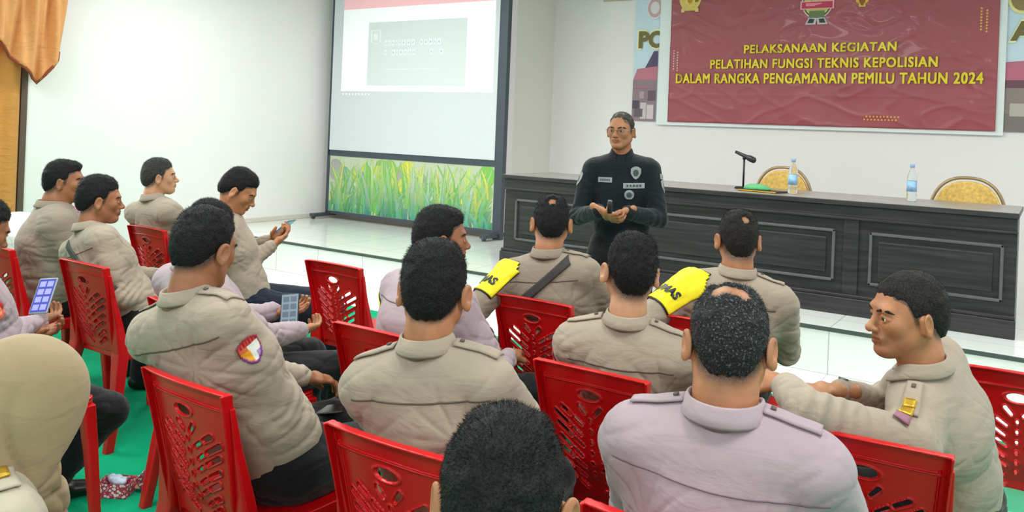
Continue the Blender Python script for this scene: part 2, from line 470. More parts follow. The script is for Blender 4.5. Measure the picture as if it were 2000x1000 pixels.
def carpet_mat():
    m, nt, b = new_mat('teal_green_carpet')
    tc = nt.nodes.new('ShaderNodeTexCoord')
    n = nt.nodes.new('ShaderNodeTexNoise'); n.inputs['Scale'].default_value = 3; n.inputs['Detail'].default_value = 8
    nt.links.new(tc.outputs['Object'], n.inputs['Vector'])
    cr = nt.nodes.new('ShaderNodeValToRGB'); e = cr.color_ramp.elements
    e[0].position = .3; e[0].color = lin((6, 148, 104)) + (1,); e[1].position = .75; e[1].color = lin((22, 176, 130)) + (1,)
    nt.links.new(n.outputs['Fac'], cr.inputs[0]); nt.links.new(cr.outputs[0], b.inputs['Base Color'])
    b.inputs['Roughness'].default_value = .95; b.inputs['Specular IOR Level'].default_value = .1
    n2 = nt.nodes.new('ShaderNodeTexNoise'); n2.inputs['Scale'].default_value = 300
    nt.links.new(tc.outputs['Object'], n2.inputs['Vector'])
    bp = nt.nodes.new('ShaderNodeBump'); bp.inputs['Strength'].default_value = .5; bp.inputs['Distance'].default_value = .004
    nt.links.new(n2.outputs['Fac'], bp.inputs['Height']); nt.links.new(bp.outputs[0], b.inputs['Normal'])
    return m
def boxobj(name, x0, x1, y0, y1, z0, z1, m, parent=None, bevel=0.0):
    b = MB(); b.box(x0, x1, y0, y1, z0, z1); return b.build(name, m, parent, bevel=bevel)

struct(boxobj('floor', XL - .2, XR + .2, -3.2, YB + .2, -.12, 0, MT['tile']))
cp = struct(boxobj('floor_carpet', XL, XR, -3.0, 5.0, 0.0, .008, carpet_mat(), bevel=.003))
struct(boxobj('floor_stage', XL, XR, STY, YB, 0, STZ - .002, MT['tile']))
struct(boxobj('trim_stage_front', XL, XR, STY - .012, STY, 0, STZ - .02, MT['tilev']))
struct(boxobj('trim_stage_nosing', XL, XR, STY - .018, STY + .012, STZ - .022, STZ, mat('dark_edge_strip', (70, 82, 78), .4)))
# left wall with a window opening
WY0, WY1, WZ0, WZ1 = 1.7, 3.78, .55, 2.95
lw = MB()
lw.box(XL - .15, XL, WY1, YS + .15, 0, ZC); lw.box(XL - .15, XL, -3.0, WY0, 0, ZC)
lw.box(XL - .15, XL, WY0, WY1, 0, WZ0); lw.box(XL - .15, XL, WY0, WY1, WZ1, ZC)
struct(lw.build('wall_left', MT['wall']))
struct(boxobj('wall_screen', XL, -5.156, YS, YS + .12, 0, ZC, MT['wall']))
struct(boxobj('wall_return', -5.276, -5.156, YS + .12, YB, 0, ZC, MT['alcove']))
struct(boxobj('wall_back', -5.276, XR, YB, YB + .15, 0, ZC, MT['wall']))
struct(boxobj('ceiling', XL - .15, XR + .2, -3.0, YB + .15, ZC, ZC + .1, MT['ceil']))
struct(boxobj('baseboard_left', XL, XL + .015, STY, YS, STZ, STZ + .05, mat('beige_baseboard', (214, 206, 196), .6)))
struct(boxobj('baseboard_screen', XL + .02, -5.16, YS - .015, YS, STZ, STZ + .07, mat('beige_baseboard_b', (196, 184, 174), .6)))
# window
wf = MB(); wood = mat('orange_brown_wood', (150, 92, 40), .5, .15, 12)
for y0, y1, z0, z1 in ((WY0, WY0 + .07, WZ0, WZ1), (WY1 - .07, WY1, WZ0, WZ1), (WY0, WY1, WZ0, WZ0 + .07), (WY0, WY1, WZ1 - .07, WZ1), (2.7, 2.76, WZ0, WZ1), (WY0, WY1, 2.3, 2.35)):
    wf.box(XL - .12, XL + .0, y0, y1, z0, z1)
wo = wf.build('window_1', wood, bevel=.004); struct(wo)
gl, nt, b = new_mat('window_glass'); b.inputs['Transmission Weight'].default_value = .9; b.inputs['Roughness'].default_value = .02
b.inputs['Base Color'].default_value = (1, 1, 1, 1)
boxobj('pane', XL - .07, XL - .065, WY0 + .06, WY1 - .06, WZ0 + .06, WZ1 - .06, gl, wo)
sky = struct(boxobj('window_daylight_sheet', XL - .5, XL - .49, 1.0, 4.6, .2, 3.3, mat('bright_overcast_light', (255, 255, 255), 1, emit=2.2)))
sky.name = 'window_glow_sheet'  # no wall: a glowing sheet behind the panes standing in for daylight
struct(boxobj('trim_window', XL - .01, XL + .02, WY1, WY1 + .055, .3, ZC - .2, mat('dark_brown_edge', (92, 76, 62), .5)))

def sheet(name, fn, nu, nv, m, parent=None, solid=.004):
    V = []; Q = []
    for j in range(nv + 1):
        for i in range(nu + 1): V.append(fn(i / nu, j / nv))
    for j in range(nv):
        for i in range(nu):
            a = j * (nu + 1) + i; Q.append((a, a + 1, a + nu + 2, a + nu + 1))
    o = link(name, mesh_np(name, V, Q), m, parent)
    s = o.modifiers.new('solid', 'SOLIDIFY'); s.thickness = solid
    return o
cb = cloth_mat('brown_curtain_cloth', (206, 142, 74)); co = cloth_mat('orange_satin_cloth', (226, 158, 98), rough=.45)
t = sheet('curtain', lambda u, v: (XL + .07 + .022 * math.sin(u * 60) + .008 * math.sin(u * 23 + 1), 1.75 + u * 2.0, .33 + v * 1.80), 160, 12, cb)
tag(t, 'long plain brown window curtain hanging below the bright window opening', 'curtain')
def swag(u, v):
    y = 3.30 + u * .78 - .16 * v * (1 - u)
    zb = 2.62 - 1.0 * (u ** .8) if u < .8 else 2.62 - 1.0 * (.8 ** .8) + (u - .8) * 1.5
    z = 3.3 - v * (3.3 - zb)
    x = XL + .20 + .05 * math.sin(u * 26 + v * 3) * (.4 + .6 * v) + .02 * math.sin(u * 61 - v * 5)
    return (x, y - .05 * v, z)
t = sheet('swag_valance', swag, 90, 40, co)
tag(t, 'shiny orange gathered swag valance hanging at the window edge', 'curtain')
tb = MB(); tb.tube([swag(u / 20, 1.0) for u in range(21)], .014, 6)
tb.build('fringe', cloth_mat('red_brown_fringe', (150, 70, 44)), t, smooth=True)
# ceiling lamps
lampm = mat('lamp_diffuser', (255, 255, 255), .5, emit=3.0)
for i, (lx, ly) in enumerate(LAMP_SPOTS):
    e = empty('ceiling_lamp', (lx, ly, ZC)); tag(e, 'white rectangular ceiling lamp ' + ['above the left rear seats', 'before the projection screen', 'above the middle seats', 'before the dark table, left', 'above the right seats', 'before the dark table, right', 'behind the camera, left', 'behind the camera, right'][i], 'ceiling lamp', 'ceiling lamps')
    boxobj('housing', -.78, .78, -.38, .38, -.05, 0, MT['white'], e); boxobj('diffuser', -.74, .74, -.34, .34, -.058, -.05, lampm, e)

# ------------------------------------------------------------------ projection screen stand
YF = 7.52
xl = at_Y(645, 300, YF)[0]; xr = at_Y(979, 300, YF)[0]
zb = at_Y(640, 410, YF)[2]; zbar = at_Y(650, 297, YF)[2]
fr = mat('dark_grey_frame', (74, 82, 92), .4, metallic=.3)
s = empty('projection_screen', ((xl + xr) / 2, YF, STZ)); tag(s, 'large white projection screen in a grey metal stand showing a faint slide', 'projection screen')
hw = (xr - xl) / 2; zb0 = zb - STZ
boxobj('post', -hw - .02, -hw + .025, -.03, .03, zb0 - .03, 2.9, fr, s, .004)
boxobj('post', hw - .06, hw + .05, -.035, .035, .0, 2.9, fr, s, .004)
boxobj('crossbar', -hw, hw, -.03, .03, zbar - STZ - .045, zbar - STZ + .035, fr, s, .004)
boxobj('bottom_rail', -hw, hw, -.03, .03, zb0 - .04, zb0, fr, s, .004)
for sx in (-hw, hw - .02):
    f = MB(); f.box(sx - .03, sx + .05, -.28, .10, .03, .07); f.tube([(sx, -.26, .03), (sx + .03, -.26, .03)], .03, 12); f.build('foot', fr, s, bevel=.003)
zs0 = zbar - STZ + .03
boxobj('screen_cloth', -hw + .03, hw - .06, -.045, -.035, zs0, 2.88, mat('screen_fabric', (214, 218, 223), .6, emit=.05), s)
# projected slide: flat printed light on the cloth
def pr(px, py): p = at_Y(px, py, YF - .05); return p[0] - (xl + xr) / 2, p[2] - STZ
SL = vcol_mat('projected_slide', .7, emit=.16)
sl = MB()
def quad(mb, x0, x1, z0, z1, y, col): mb.cur = lin(col); mb.poly([(x0, y, z0), (x1, y, z0), (x1, y, z1), (x0, y, z1)])
a0 = pr(666, 178); a1 = pr(962, 183); top = 2.86
b0, b1 = pr(716, 168)[0], pr(908, 168)[0]; g0, g1 = pr(810, 168)[1], pr(812, 40)[1]; pk = pr(800, 12)[1]
quad(sl, a0[0], a1[0], a0[1], pk, -.047, (252, 254, 254)); quad(sl, a0[0], a1[0], pk, top, -.047, (252, 196, 202))
slide = sl.build('projected_slide', SL, s, fix=False)
sl = MB(); quad(sl, b0, b1, g0, g1, -.050, (208, 216, 216))
wd = b1 - b0
def bar(u0, u1, v0, v1, c=(224, 232, 232)): quad(sl, b0 + u0 * wd, b0 + u1 * wd, g0 + v0 * (g1 - g0), g0 + v1 * (g1 - g0), -.053, c)
rnd = random.Random(3)
for (u0, u1, v) in ((.18, .82, .62), (.18, .78, .47)):
    u = u0
    while u < u1:
        ww = rnd.uniform(.018, .04); 
        if rnd.random() < .85: bar(u, u + ww, v, v + .09); bar(u + ww * .3, u + ww * .6, v + .03, v + .06, (208, 216, 216))
        u += ww + .012
bar(.2, .75, .25, .262); bar(.03, .14, .86, .875); bar(.03, .045, .68, .86); bar(.125, .14, .68, .86); bar(.05, .12, .66, .67); bar(.06, .11, .72, .82)
sl.build('slide_picture', SL, slide, fix=False)
sl = MB()
for k in range(9): quad(sl, a0[0] + .03 + k * .055, a0[0] + .05 + k * .055, a0[1] - .05, a0[1] - .03, -.047, (250, 252, 252))
sl.build('slide_taskbar', SL, slide, fix=False)
# grass poster below the crossbar
p = boxobj('grass_poster', -hw + .025, hw - .06, -.02, -.01, zb0, zbar - STZ - .045, mat('poster_back', (196, 206, 178), .5), s)
gz0, gz1, gx0, gx1 = zb0 + .005, zbar - STZ - .05, -hw + .03, hw - .065
m, nt, bb = new_mat('grass_print'); bb.inputs['Roughness'].default_value = .35
at = nt.nodes.new('ShaderNodeVertexColor'); at.layer_name = 'col'; nt.links.new(at.outputs[0], bb.inputs['Base Color'])
g = MB(); rnd = random.Random(11); H = gz1 - gz0
def clampz(z): return max(gz0, min(gz1, z))
nb = 0
for i in range(26):   # soft background patches
    cx = rnd.uniform(gx0 + .1, gx1 - .1); cz = gz0 + H * rnd.uniform(.15, .85); rr = rnd.uniform(.06, .13); nb += 1
    g.cur = lin(rnd.choice([(150, 190, 110), (190, 200, 200), (120, 180, 150), (214, 214, 90), (176, 168, 170), (130, 200, 90)]))
    g.poly([(min(gx1, max(gx0, cx + rr * math.cos(k * .524))), -.0205 - nb * 1e-5, clampz(cz + rr * 1.1 * math.sin(k * .524))) for k in range(12)])
for i in range(330):
    x = rnd.uniform(gx0, gx1); depth = rnd.random()
    hgt = H * rnd.uniform(.35, 1.15); lean = rnd.gauss(0, .24); wdt = rnd.uniform(.008, .026)
    z0 = gz0 + H * max(0, rnd.uniform(-.1, .25 + .35 * depth)) * (0 if depth < .5 else 1)
    c0 = rnd.choice([(60, 150, 120), (80, 170, 150), (60, 140, 96), (100, 170, 100), (50, 130, 120)])
    c1 = rnd.choice([(150, 204, 90), (180, 214, 110), (204, 224, 130), (130, 196, 100), (232, 222, 100), (170, 208, 140), (196, 210, 190)])
    n = 7; L = []; Rr = []; C = []
    for k in range(n):
        tt = k / (n - 1); xx = x + lean * tt * tt * (1.3); zz = z0 + hgt * tt * (1 - .18 * abs(lean) * tt); ww = wdt * (1 - tt ** 1.6) + .0008
        if zz > gz1 or not (gx0 + ww < xx < gx1 - ww): break
        L.append((xx - ww, zz)); Rr.append((xx + ww, zz)); f = min(1, max(0, (zz - gz0) / H * 1.25 + rnd.uniform(-.05, .05)))
        C.append(tuple(a * (1 - f) + b_ * f for a, b_ in zip(lin(c0), lin(c1))))
    y = -.0211 - i * 1.2e-5
    for k in range(len(L) - 1):
        n0 = len(g.v); g.v += [(L[k][0], y, L[k][1]), (Rr[k][0], y, Rr[k][1]), (Rr[k + 1][0], y, Rr[k + 1][1]), (L[k + 1][0], y, L[k + 1][1])]
        g.c += [C[k], C[k], C[k + 1], C[k + 1]]; g.f.append((n0, n0 + 1, n0 + 2, n0 + 3))
g.build('grass_picture', m, p, fix=False)

# ------------------------------------------------------------------ backdrop and banner
def text_mesh(body, size, bold=.0, space=1.0):
    c = bpy.data.curves.new('txt', 'FONT'); c.body = body; c.size = size; c.offset = bold; c.space_character = space
    c.align_x = 'LEFT'; c.resolution_u = 3
    o = bpy.data.objects.new('txt', c); COL.objects.link(o)
    dg = bpy.context.evaluated_depsgraph_get(); me = bpy.data.meshes.new_from_object(o.evaluated_get(dg))
    V = [tuple(v.co) for v in me.vertices]; Fc = [tuple(p.vertices) for p in me.polygons]
    bpy.data.objects.remove(o); bpy.data.curves.remove(c); bpy.data.meshes.remove(me)
    return V, Fc
def text_fit(body, x0, x1, z0, z1, y, m, name, parent, bold=.0, outline=None, wavef=None):
    V, Fc = text_mesh(body, 1.0, bold)
    xs = [v[0] for v in V]; ys = [v[1] for v in V]; mx0, mx1, my0, my1 = min(xs), max(xs), min(ys), max(ys)
    W2 = [(x0 + (v[0] - mx0) / (mx1 - mx0) * (x1 - x0), y, z0 + (v[1] - my0) / (my1 - my0) * (z1 - z0)) for v in V]
    mb = MB(); mb.add(W2, Fc); return mb.build(name, m, parent, fix=False)
YW = YB
def bx(px, py, Y=YW - .03): p = at_Y(px, py, Y); return p[0], p[2]
# building backdrop behind
bd = empty('backdrop_banner', (0, YW - .012, 0)); tag(bd, 'pale blue backdrop banner with building picture, showing on both sides of the maroon banner', 'banner')
xb0 = bx(1237, 120)[0]; zlo = bx(1237, 236)[1]
boxobj('sheet', xb0, 0.65, -.004, .004, zlo, 3.1, mat('pale_sky_print', (206, 228, 240), .5, .06, 2), bd)
pm = MB(); y = -.008
def q2(x0, x1, z0, z1, col, yy=-.008): pm.cur = lin(col); pm.poly([(x0, yy, z0), (x1, yy, z0), (x1, yy, z1), (x0, yy, z1)])
xL = bx(1284, 120)[0]; zr0 = bx(1260, 157)[1]; zr1 = bx(1260, 135)[1]; zt = bx(1275, 100)[1]
q2(xb0, xL, zlo, zr0, (150, 130, 138))
pm.cur = lin((96, 84, 110)); pm.poly([(xL - .16, -.009, zr1), (xL, -.009, zr1), (xL, -.009, zt), (xL - .05, -.009, zt)])
pm.cur = lin((196, 124, 140)); pm.poly([(xb0, -.010, zr0), (xL, -.010, zr0), (xL, -.010, zr1 + .03), (xb0 + .05, -.010, zr1)])
for k, (u0, u1, v0, v1, c) in enumerate(((.02, .3, .3, .5, (90, 84, 96)), (.35, .6, .05, .45, (206, 196, 196)), (.1, .45, .1, .3, (112, 100, 110)), (.65, .95, .5, .75, (108, 96, 106)), (.62, .9, .05, .4, (214, 200, 204)), (.05, .9, .8, .86, (170, 120, 134)), (.3, .5, .55, .72, (176, 160, 166)))):
    q2(xb0 + u0 * (xL - xb0), xb0 + u1 * (xL - xb0), zlo + v0 * (zr0 - zlo), zlo + v1 * (zr0 - zlo), c, -.011 - k * .0004)
pm.build('building_picture', MT['vc'], bd, fix=False); pm = MB()
xR0 = bx(1962, 120)[0]; q2(xR0, .62, zlo, bx(1990, 160)[1], (150, 136, 130))
pm.cur = lin((198, 116, 138)); pm.poly([(xR0, -.010, bx(1970, 160)[1]), (.62, -.010, bx(1990, 160)[1]), (.62, -.010, bx(1990, 116)[1] + .05), (xR0, -.010, bx(1970, 122)[1])])
for k, (u0, u1, v0, v1, c) in enumerate(((.0, .5, .0, .35, (130, 122, 120)), (.05, .3, .3, .55, (190, 182, 172)), (.35, .9, .4, .8, (108, 88, 92)), (.0, .9, .85, 1.0, (120, 84, 96)))):
    q2(xR0 + u0 * (.62 - xR0), xR0 + u1 * (.62 - xR0), zlo + v0 * (zr0 - zlo), zlo + v1 * (zr0 - zlo), c, -.011 - k * .0004)
pm.build('building_picture', MT['vc'], bd, fix=False)
khaki = mat('khaki_letter_print', (116, 104, 50), .5); glow = mat('pale_yellow_print', (238, 240, 190), .5)
lz0, lz1 = bx(1260, 95)[1], bx(1260, 61)[1]; lx0 = bx(1247, 80)[0]
for m_, dy, ex in ((glow, -.014, .018), (khaki, -.016, 0)):
    text_fit('PO', lx0 - ex, lx0 + .33 + ex, lz0 - ex, lz1 + ex, dy, m_, 'letters' if ex == 0 else 'letter_glow', bd, bold=.05)
    ax0 = bx(1972, 80)[0]
    text_fit('A', ax0 - ex, ax0 + .2 + ex, bx(1985, 80)[1] - ex, bx(1985, 42)[1] + ex, dy, m_, 'letters' if ex == 0 else 'letter_glow', bd, bold=.05)
pm = MB(); cx, cz = bx(1276, 16)
for k, (r_, c) in enumerate(((.13, (236, 232, 236)), (.11, (206, 176, 180)), (.07, (232, 226, 230)))):
    pm.cur = lin(c); pm.poly([(cx + .02 + r_ * .8 * math.cos(a * .314), -.012 - k * .002, cz + r_ * math.sin(a * .314)) for a in range(20)])
pm.build('round_emblem', MT['vc'], bd, fix=False)
pm = MB(); cx, cz = bx(1998, -5)
for k, (r_, c) in enumerate(((.15, (240, 232, 160)), (.12, (150, 130, 90)))):
    pm.cur = lin(c); pm.poly([(cx + r_ * .8 * math.cos(a * .314), -.012 - k * .002, cz + r_ * math.sin(a * .314)) for a in range(20)])
pm.build('round_emblem', MT['vc'], bd, fix=False)
# white backing board
wb = boxobj('backing_board', bx(1287, 120)[0], bx(1964, 120)[0], YW - .040, YW - .034, bx(1300, 241)[1] - .02, 3.12, mat('white_board', (232, 240, 240), .5, .01), bevel=.003)
tag(wb, 'white backing sheet showing as a border around the maroon banner', 'board')
# maroon banner with folds
YM = YW - .055
mx0, mz0 = bx(1303, 238, YM); mx1, mz1 = bx(1943, 257, YM); mzb = (mz0 + mz1) / 2; mzt = 3.14
bn = empty('event_banner', (0, YM, 0)); tag(bn, 'creased maroon vinyl banner with three lines of yellow lettering', 'banner')
def wav(x, z):
    P = np.array([[x * 1.7 + z * .9 + 5, z * 2.6 - x * .8, 3.3], [x * 4 + z * 3, z * 5 - x * 2.2, 9.1]])
    a = noise(P); return .016 * a[0] + .006 * abs(a[1])
NU, NV = 200, 100; V = []; Q = []
Pg = np.array([[mx0 + (mx1 - mx0) * i / NU, mzb + (mzt - mzb) * j / NV] for j in range(NV + 1) for i in range(NU + 1)])
def wavv(Pg):
    a = noise(np.stack([Pg[:, 0] * 1.7 + Pg[:, 1] * .9 + 5, Pg[:, 1] * 2.6 - Pg[:, 0] * .8, Pg[:, 0] * 0 + 3.3], 1))
    b = noise(np.stack([Pg[:, 0] * 3 + Pg[:, 1] * 2.6, Pg[:, 1] * 5 - Pg[:, 0] * 2.2, Pg[:, 0] * 0 + 9.1], 1))
    c = noise(np.stack([Pg[:, 0] * 1.2 - Pg[:, 1] * 2.6, Pg[:, 1] * 6 + Pg[:, 0] * 3.2, Pg[:, 0] * 0 + 4.7], 1))
    fold = np.exp(-((Pg[:, 1] - (mzb + .56)) / .008) ** 2) * .006 + np.exp(-((Pg[:, 1] - (mzb + .30)) / .008) ** 2) * .004
    return .008 * a + .006 * (1 - np.abs(b)) ** 7 + .006 * (1 - np.abs(c)) ** 9 + fold * .6
yy = wavv(Pg)
V = np.stack([Pg[:, 0], -yy, Pg[:, 1]], 1)
I = np.arange(NU)[None, :] + (np.arange(NV) * (NU + 1))[:, None]
Q = np.stack([I, I + 1, I + NU + 2, I + NU + 1], -1).reshape(-1, 4)
bmat = mat('maroon_vinyl', (162, 76, 84), .42, .05, 2, spec=.5, coat=.1)
o = link('banner_sheet', mesh_np('banner_sheet', V, Q), bmat, bn)
sm = o.modifiers.new('s', 'SOLIDIFY'); sm.thickness = .002
yel = mat('yellow_print', (240, 216, 30), .4); redt = mat('dark_maroon_print', (120, 60, 20), .4); oro = mat('ochre_print', (222, 150, 80), .45)
def on_banner(V, lift): 
    P = np.array([[v[0], v[1]] for v in V]); w_ = wavv(P); return [(p[0], -w_[i] - lift, p[1]) for i, p in enumerate(P)]
def banner_text(body, pxa, pya, pxb, pyb, hpx, name):
    x0, z0 = bx(pxa, pya, YM); x1, z1 = bx(pxb, pyb, YM); zt_ = bx(pxa, pya - hpx, YM)[1]
    zz = (z0 + z1) / 2; hh = zt_ - z0
    for m_, bold, lift, nm in ((redt, .062, .010, name + '_outline'), (yel, .034, .014, name)):
        V, Fc = text_mesh(body, 1.0, 0.0, 1.12)
        xs = [v[0] for v in V]; ys = [v[1] for v in V]; a0_, a1_, b0_, b1_ = min(xs), max(xs), min(ys), max(ys)
        mb = MB()
        for dx, dy in ((-1, -1), (0, -1), (1, -1), (-1, 0), (0, 0), (1, 0), (-1, 1), (0, 1), (1, 1)):
            P = [(x0 + (v[0] + dx * bold - a0_) / (a1_ - a0_) * (x1 - x0), zz + (v[1] + dy * bold * .6 - b0_) / (b1_ - b0_) * hh) for v in V]
            mb.add(on_banner(P, lift), Fc)
        mb.build(nm, m_, bn, fix=False)
banner_text('PELAKSANAAN KEGIATAN', 1454, 104, 1750, 101, 16, 'lettering')
banner_text('PELATIHAN FUNGSI TEKNIS KEPOLISIAN', 1388, 134, 1830, 132, 17, 'lettering')
banner_text('DALAM RANGKA PENGAMANAN PEMILU TAHUN 2024', 1321, 163, 1919, 164, 18, 'lettering')
def disc(mb, cx, cz, rx, rz, lift, col, n=24, a0=0, a1=2 * math.pi):
    mb.cur = lin(col); P = [(cx + rx * math.cos(a0 + (a1 - a0) * k / n), cz + rz * math.sin(a0 + (a1 - a0) * k / n)) for k in range(n)]
    mb.poly(on_banner(P, lift))
def rect(mb, x0, x1, z0, z1, lift, col):
    mb.cur = lin(col); mb.poly(on_banner([(x0, z0), (x1, z0), (x1, z1), (x0, z1)], lift))
# left golden emblem
e = MB(); cx, cz = bx(1349, -2, YM)
disc(e, cx, cz, .128, .135, .006, (226, 200, 120)); disc(e, cx, cz, .10, .115, .008, (150, 112, 44)); rect(e, cx - .055, cx + .055, cz - .09, cz + .12, .010, (236, 216, 100))
rect(e, cx - .09, cx + .09, cz - .135, cz - .095, .012, (226, 200, 110)); disc(e, cx, cz - .02, .03, .035, .0125, (190, 150, 60))
for k in (-1, 1): rect(e, cx + k * .08 - .02, cx + k * .08 + .02, cz - .15, cz - .11, .013, (230, 206, 120))
e.build('gold_emblem', MT['vc'], bn, fix=False)
# centre badge
e = MB(); cx, cz = bx(1596, 10, YM)
disc(e, cx, cz + .03, .155, .175, .006, (232, 210, 214)); disc(e, cx, cz + .03, .143, .163, .007, (70, 84, 60)); disc(e, cx, cz + .03, .13, .15, .008, (210, 206, 110), 24)
disc(e, cx, cz + .06, .06, .07, .009, (120, 130, 130)); disc(e, cx, cz + .075, .03, .03, .010, (220, 214, 216))
rect(e, cx - .165, cx + .165, cz - .045, cz + .04, .011, (240, 170, 180)); rect(e, cx - .15, cx + .15, cz - .035, cz + .03, .012, (196, 70, 92)); rect(e, cx - .11, cx + .11, cz - .012, cz + .018, .013, (240, 140, 160))
rect(e, cx - .075, cx + .075, cz - .13, cz - .06, .0125, (110, 130, 90))
for k in (-1, 1):
    e.cur = lin((214, 200, 210)); e.poly(on_banner([(cx + k * .11, cz - .20), (cx + k * .01, cz - .20), (cx + k * .0, cz - .14), (cx + k * .08, cz - .13)], .012))
    e.cur = lin((60, 70, 66)); e.poly(on_banner([(cx + k * .09, cz - .185), (cx + k * .03, cz - .185), (cx + k * .02, cz - .145), (cx + k * .07, cz - .14)], .014))
e.build('round_badge', MT['vc'], bn, fix=False)
e = MB(); cx, cz = bx(1684, 8, YM)
rect(e, cx - .03, cx + .03, cz - .03, cz + .02, .006, (228, 200, 90)); disc(e, cx, cz + .03, .06, .03, .007, (224, 186, 84)); disc(e, cx, cz + .04, .03, .05, .009, (150, 100, 50)); disc(e, cx, cz - .005, .014, .014, .010, (150, 96, 50))
e.build('small_emblem', MT['vc'], bn, fix=False)
def dots(pxs, name, horiz, n, m_col):
    e = MB(); (x0, z0), (x1, z1) = pxs
    for r_ in range(2):
        for k in range(n):
            tt = k / (n - 1)
            if horiz: cx, cz = x0 + (x1 - x0) * tt - r_ * .02, z0 - r_ * .03
            else: cx, cz = x0 + r_ * .045, z0 + (z1 - z0) * tt - r_ * .02
            disc(e, cx, cz, .0095, .0095, .006, m_col, 8)
    e.build(name, MT['vc'], bn, fix=False)
dots((bx(1317, 100, YM), bx(1315, 135, YM)), 'dot_pattern', False, 8, (226, 180, 176))
dots((bx(1917, 17, YM), bx(1915, 58, YM)), 'dot_pattern', False, 8, (236, 176, 96))
dots((bx(1692, 228, YM), bx(1754, 229, YM)), 'dot_pattern', True, 10, (236, 170, 90))
wc = boxobj('wall_clock_shelf', bx(1178, 0)[0], bx(1236, 0)[0], YW - .03, YW, bx(1200, 2)[1], bx(1200, 2)[1] + .12, mat('beige_board', (196, 182, 150), .6, .05), bevel=.004)
wc.name = 'wall_plaque'; tag(wc, 'small beige board on the wall at the top, left of the banners', 'board')

# ------------------------------------------------------------------ long dark table on the stage
def darkwood():
    m, nt, b = new_mat('dark_stained_wood')
    tc = nt.nodes.new('ShaderNodeTexCoord'); mp = nt.nodes.new('ShaderNodeMapping'); mp.inputs['Scale'].default_value = (1.2, 8, 22)
    nt.links.new(tc.outputs['Object'], mp.inputs['Vector'])
    n = nt.nodes.new('ShaderNodeTexNoise'); n.inputs['Scale'].default_value = 2; n.inputs['Detail'].default_value = 8
    nt.links.new(mp.outputs[0], n.inputs['Vector'])
    cr = nt.nodes.new('ShaderNodeValToRGB'); e = cr.color_ramp.elements
    e[0].position = .3; e[0].color = lin((32, 32, 34)) + (1,); e[1].position = .75; e[1].color = lin((62, 58, 60)) + (1,)
    nt.links.new(n.outputs['Fac'], cr.inputs[0]); nt.links.new(cr.outputs[0], b.inputs['Base Color'])
    b.inputs['Roughness'].default_value = .38
    bp = nt.nodes.new('ShaderNodeBump'); bp.inputs['Strength'].default_value = .15; bp.inputs['Distance'].default_value = .003
    nt.links.new(n.outputs['Fac'], bp.inputs['Height']); nt.links.new(bp.outputs[0], b.inputs['Normal'])
    return m
dw = darkwood(); dtop = mat('grey_table_top', (150, 144, 140), .25, .08, 6)  # top surface is a paler grey than the dark wood
TX0, TX1, TY0, TY1, TZ = -4.2, -.17, 6.19, 7.02, 1.122
tb = empty('presidium_table', ((TX0 + TX1) / 2, TY0, STZ)); tag(tb, 'long dark wooden table with panelled front standing on the stage', 'table')
W = (TX1 - TX0) / 2; z1 = TZ - STZ
t_ = boxobj('tabletop', -W, W, -.01, TY1 - TY0, z1 - .035, z1 - .001, dw, tb, .004)
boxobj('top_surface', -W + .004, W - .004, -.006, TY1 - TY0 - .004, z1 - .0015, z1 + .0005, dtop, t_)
boxobj('front_panel', -W + .008, W - .008, .05, .075, .02, z1 - .035, dw, tb)
boxobj('top_rail', -W + .01, W - .01, .02, .06, z1 - .12, z1 - .036, dw, tb, .004)
boxobj('moulding', -W + .005, W - .005, .012, .05, z1 - .135, z1 - .118, dw, tb, .004)
boxobj('plinth', -W + .0, W - .0, .0, .075, 0, .12, dw, tb, .006)
boxobj('moulding', -W + .005, W - .005, .012, .06, .12, .145, dw, tb, .006)
boxobj('side_panel', -W + .02, -W + .045, .077, TY1 - TY0 - .03, 0, z1 - .035, dw, tb)
boxobj('side_panel', W - .045, W - .02, .077, TY1 - TY0 - .03, 0, z1 - .035, dw, tb)
xc = (TX0 + TX1) / 2
for xs in (-2.95, -1.19): boxobj('stile', xs - xc - .05, xs - xc + .05, .03, .055, .13, z1 - .12, dw, tb, .004)
edge = mat('grey_wood_edge', (92, 90, 92), .35, .1, 20)  # panel mouldings are a paler grey than the panels
for xa, xb in ((-4.07, -3.1), (-2.84, -1.30), (-1.07, -.25)):
    a, b_ = xa - xc, xb - xc; za, zb_ = .225, .60
    pn = boxobj('raised_panel', a + .06, b_ - .06, .034, .055, za + .06, zb_ - .06, dw, tb, .008)
    fm = MB()
    for x0, x1, q0, q1 in ((a, b_, zb_ - .02, zb_), (a, b_, za, za + .02), (a, a + .02, za, zb_), (b_ - .02, b_, za, zb_)): fm.box(x0, x1, .03, .056, q0, q1)
    fm.build('panel_moulding', edge, tb, bevel=.005)

# table things
def on_table(px, py): p = at_z(px, py, TZ); return float(p[0]), float(p[1]), TZ + .001
x, y, z = on_table(1451, 369)
e = empty('desk_microphone', (x, y, z)); tag(e, 'black desk microphone on a thin stand on the dark table', 'microphone')
b_ = MB(); b_.lathe([(0, 0), (.07, 0), (.07, .008), (.06, .016), (.012, .02), (0, .02)]); b_.build('base', MT['black'], e, smooth=False, bevel=.001)
b_ = MB(); b_.tube([(0, 0, .015), (0, 0, .25)], .008, 10); b_.build('stem', MT['black'], e, smooth=True)
b_ = MB(); b_.tube([(-.075, 0, .300), (-.03, 0, .282), (.02, 0, .262), (.03, 0, .258), (.05, 0, .25), (.085, 0, .235), (.095, 0, .231)], [.012, .014, .017, .022, .026, .024, .012], 14); b_.build('microphone_head', mat('dark_grey_metal', (52, 54, 58), .4, metallic=.4), e, smooth=True)
b_ = MB(); b_.tube([(0, 0, .24), (0, 0, .27)], .014, 10); b_.build('clip', MT['black'], e, smooth=True)
